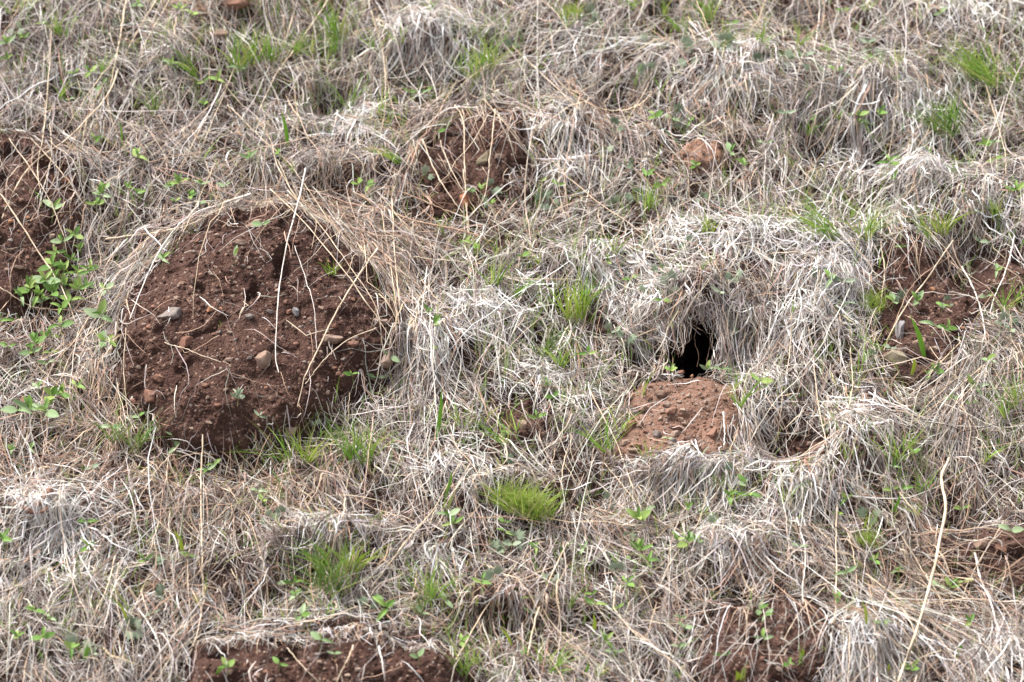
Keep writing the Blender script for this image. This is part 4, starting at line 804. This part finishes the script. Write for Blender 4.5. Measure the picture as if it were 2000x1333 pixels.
def stalk(pts, w0, w1, c, arch=.010, desc=None, lift=.013, nm='dry_stalk'):
    q = spline(pts, 26); q = q + np.cumsum(rng.normal(0, .45, q.shape), 0) + rng.normal(0, .35, q.shape); u, v = hit(q[:, 0], q[:, 1], SURF, lift); t = np.linspace(0, 1, len(u))
    h = samp(HT, u, v); hb = np.maximum(samp(HS[1], u, v), h) + lift
    P = world(u, v, hb)
    # smooth the run so the stalk is stiff, then put it back on the line of sight at that depth
    dep = (P - CAM) @ cd; ker = 7; dp = np.pad(dep, ker, 'edge'); dep = np.array([dp[i:i + 2 * ker + 1].mean() for i in range(len(dep))]); dep = np.minimum(dep - arch * np.sin(math.pi * t), ((P - CAM) @ cd) + .004)
    d = ray(q[:, 0], q[:, 1]); P = CAM + d * (dep / (d @ cd))[:, None]
    o = tube(nm, P - P[0], w0 * .74 / 2000, w1 * .74 / 2000, M_STK[c], None, 6, .14, loc=P[0]); o['category'] = 'dry stalk'; o['group'] = 'long dry stalks lying over the bank'
    L = np.hypot(*(q[-1] - q[0])); mx, my = q[len(q) // 2]
    note(o, desc or '%s %s %s dry stalk' % ('long' if L > 190 else 'short' if L < 100 else 'middling', 'thick' if w0 > 4.5 else 'thin' if w0 < 3 else 'slender', SN[c]), mx, my)
for a in [([(490,380),(425,402),(370,425),(330,465),(290,540),(257,625)],6,3,1),([(205,468),(300,455),(370,440),(440,405)],4,3,0),([(597,330),(583,400),(565,470),(553,540),(545,610),(541,690),(548,728)],4.2,2.4,1),([(548,728),(560,760),(572,785)],2,1,2),
 ([(738,485),(700,540),(655,615),(620,690),(600,735),(585,790)],5,2.6,0),([(585,790),(590,805)],2,1.2,2),([(528,370),(590,430),(650,500),(710,580),(760,655),(772,705)],3.6,2.4,0),([(560,372),(625,440),(690,530),(740,610),(752,690)],3,2,0),([(575,480),(600,550),(615,605),(620,680)],2.2,1.6,1),
 ([(322,670),(380,685),(436,705)],2.8,1.8,0),([(436,705),(448,712),(455,728)],1.6,1,2),([(735,640),(670,670),(625,715),(600,750)],2.6,2,0),([(246,640),(243,720),(250,800),(268,850)],2.6,2,0),([(228,745),(240,800),(252,870)],2.6,2,0),([(430,655),(370,690),(350,680)],2,1.5,2),([(343,650),(390,640),(425,610)],2.4,1.6,2),
 ([(0,378),(60,470),(120,560),(160,665)],4.2,3,0),([(0,560),(45,590),(90,605)],3,2,0),([(305,0),(240,120),(210,190),(140,270),(60,330),(20,400),(8,430)],4.6,3,0),([(18,270),(80,360),(120,450),(135,520)],3,2,0),([(60,270),(130,350),(180,420)],3,2,0),([(100,60),(88,230),(74,320),(78,375)],3.2,2.4,0),([(97,240),(100,310),(88,360)],2.6,2,0),([(205,160),(130,300),(60,430)],2.6,2,2),
 ([(180,610),(150,660),(118,700)],3.4,2.4,0),([(55,600),(140,607),(200,612)],2.6,2,2),
 ([(642,0),(585,85),(540,150),(500,235)],4.4,3,0),([(247,0),(232,80),(215,170)],5,3.4,0),([(330,0),(290,70),(270,130)],3,2.4,0),([(150,110),(110,200),(85,260)],3.4,2.4,3),([(465,120),(420,230),(380,330)],3,2.4,0),([(420,320),(350,480)],2.6,2,0),([(400,235),(350,330)],2.8,2,0),([(290,318),(370,300),(435,292)],2.6,2,2),([(445,205),(500,260),(575,330),(650,440)],2.6,2,0),
 ([(500,230),(530,280),(545,330),(600,420)],2.8,2,0),([(250,190),(180,330),(150,400)],3,2,3),([(725,20),(750,110),(755,200),(745,260)],3.4,2.4,0),([(755,110),(765,200),(790,260)],2.6,2,0),
 ([(887,205),(905,240),(906,320),(910,400),(915,460)],4,2.6,0),([(968,213),(962,270),(955,335),(943,390),(900,435)],3.4,2.4,0),([(825,273),(848,330),(870,370),(905,415)],4,2.6,0),([(860,275),(880,330),(930,410)],2.8,2,0),([(945,195),(985,240),(1030,300)],2.6,2,0),([(935,210),(870,215),(815,260),(770,300)],3.6,2.4,1),([(1045,225),(985,255),(955,285)],2.6,2,2),
 ([(1050,0),(1048,110),(1052,200),(1055,260)],3.6,2.6,3),([(1075,0),(1040,60),(1000,160)],2.8,2,3),([(1000,90),(1085,170),(1150,230),(1210,290)],3,2,0),([(1150,190),(1110,300),(1105,390)],2.6,2,0),([(1600,0),(1594,60),(1590,98)],4,3,1),([(1925,165),(1945,225),(1968,300),(1970,340)],3.2,2.4,0),([(1290,120),(1220,250),(1160,330)],2.6,2,0),
 ([(1875,130),(1830,200),(1800,280)],2.6,2,3),([(700,380),(800,430),(900,450),(960,470)],5,4,2),([(780,375),(860,405),(930,430)],3.4,2.4,2),([(765,390),(770,480),(785,600),(795,680)],3.6,2.4,0),([(745,410),(770,560),(785,660)],3,2,0),([(690,375),(770,420),(830,480)],2.6,2,0),([(790,500),(880,508),(1000,520)],3,2,0),([(980,540),(1060,548),(1140,550)],3,2,0),
 ([(835,520),(828,600),(822,650)],3.6,2.6,1),([(905,330),(912,420),(918,480)],3,2,0),([(1855,893),(1836,935),(1845,985),(1832,1060),(1812,1150),(1785,1240),(1752,1335)],8,6.5,0,.012,'long thick pale tan bent stalk', .045),([(1905,1080),(1915,1130),(1935,1180),(1950,1240)],6,4,1),([(1836,1000),(1875,930),(1920,905)],2.6,2,2),
 ([(1982,460),(1965,520),(1942,575),(1931,612)],4.4,3,1),([(1878,520),(1905,570),(1920,620),(1930,690)],3.8,3,1),([(1862,470),(1810,545),(1768,600),(1735,660),(1725,690)],4.2,3,0),([(1855,500),(1780,560),(1725,680)],2.6,2,2),([(1720,470),(1728,540),(1715,620)],3,2,0),([(1800,660),(1850,720),(1900,770)],2.4,2,0),
 ([(1150,760),(1205,870),(1235,950),(1262,1020)],4,2.6,0),([(1412,805),(1413,860),(1411,878)],4,3,1),([(1120,850),(1105,900),(1098,960)],3.4,2.4,0),([(725,1148),(800,1050),(850,990),(895,905)],4,2.8,0),([(1030,1282),(1050,1200),(1085,1110),(1110,1060)],4.6,3,0),([(890,1290),(960,1170),(1010,1100)],3.4,2.4,0),([(1270,875),(1265,980)],2.4,2,0),
 ([(396,850),(393,960),(396,1080),(399,1165)],3.8,3,0),([(400,1165),(385,1240),(360,1300)],3.4,2.4,0),([(225,1085),(210,1150),(165,1250)],3.8,3,0),([(270,1333),(330,1250),(395,1165)],4.6,3.4,3),([(270,1188),(310,1250),(320,1333)],4.4,3,1),([(0,1148),(70,1125),(150,1085),(232,1050)],3.2,2.4,2),([(240,1235),(225,1165),(230,1100)],2.6,2,0),([(560,1220),(640,1205),(700,1180)],4,3,0),
 ([(420,1225),(520,1235),(600,1230)],2.6,2,2),([(740,1262),(752,1333)],4,3,1),([(690,1260),(655,1333)],3.6,2.6,0),([(560,1265),(590,1300),(620,1333)],2.8,2,0),([(690,900),(675,960),(668,1020)],3,2,0),([(350,870),(300,930),(255,1000)],3,2,0),([(360,1020),(330,940),(335,880)],2.4,2,0),([(310,1020),(295,1080),(285,1090)],2.6,2,0),
 ([(1900,1010),(1960,950),(2000,935)],4,3,3),([(1555,1010),(1575,1090),(1570,1180)],4,3,1),([(1635,985),(1632,1080),(1630,1200),(1620,1260)],3.8,3,0),([(1655,1040),(1668,1110),(1672,1180)],3,2.4,0),([(1690,1120),(1780,1190),(1860,1250),(1930,1310)],3.8,2.8,0),([(1500,1130),(1600,1210)],3,2,2),([(1530,1250),(1560,1200),(1610,1150)],3,2,0),
 ([(1480,1210),(1400,1290),(1330,1333)],2.6,2,3),([(1870,1250),(1840,1180),(1800,1110),(1750,1030)],3.4,2.4,0),([(1700,1000),(1690,1100),(1680,1180)],2.6,2,3),([(1960,1020),(1900,1120),(1870,1200)],3,2,0),([(1560,600),(1680,560),(1760,500)],2.6,2,3),([(1545,610),(1540,690),(1530,760)],2.6,2,0),([(1660,680),(1665,760),(1640,860)],3,2.2,0),([(1590,700),(1600,800),(1620,900)],2.8,2,0),
 ([(1180,905),(1260,1000),(1330,1040)],2.6,2,0),([(1420,1040),(1560,1030),(1700,1020)],2.2,1.8,2),([(1390,1045),(1450,1060),(1540,1085)],2.8,2,0),([(1290,640),(1245,655),(1200,672)],3,2,0)]:
    stalk(*a)
# fine roots hanging in the burrow mouth
for a in [[(1345,640),(1350,662),(1338,680),(1330,700)],[(1360,640),(1358,665),(1366,690),(1362,718)],[(1325,655),(1335,668),(1328,690)],[(1386,640),(1385,680),(1379,722)],[(1318,690),(1330,672),(1345,668)]]:
    stalk(a, 1.1, .8, 2, 0, 'thin root hanging across the dark opening', -.004, 'hanging_root')
# bark scraps
for pts, w_, d in [([(104,960),(85,985),(72,1002)], 15, 'brown curled strip of dead bark'), ([(45,1002),(75,1012),(100,1003)], 12, 'short crooked piece of dead bark'), ([(1590,945),(1570,905)], 7, 'reddish scrap of dead stem')]:
    q = spline(pts, 12); u, v = hit(q[:, 0], q[:, 1], SURF); P = world(u, v, samp(SURF, u, v) + .012)
    n = len(P); t = np.linspace(0, 1, n); s = np.linspace(-1, 1, 5); T = np.gradient(P, axis=0); T /= np.linalg.norm(T, axis=1, keepdims=True); S = np.cross(T, -cd); S /= np.linalg.norm(S, axis=1, keepdims=True)
    wv = w_ / 2000 * (.7 + .3 * np.sin(t * 9))[:, None, None] * np.minimum(1, np.minimum(t, 1 - t) * 6 + .3)[:, None, None]
    V = P[:, None] + S[:, None] * s[None, :, None] * wv - cd * ((1 - s ** 2)[None, :, None] * wv * .8)
    o = obj('bark_scrap', mkmesh('bark_scrap', V.reshape(-1, 3) - P[0], gridfaces(n, 5), M_BARK, smooth=True), loc=P[0], category='bark'); note(o, d, *q[len(q) // 2])
finish_labels()
print('things', len(ALL), 'max words', max(len(o['label'].split()) for o, *_ in ALL))
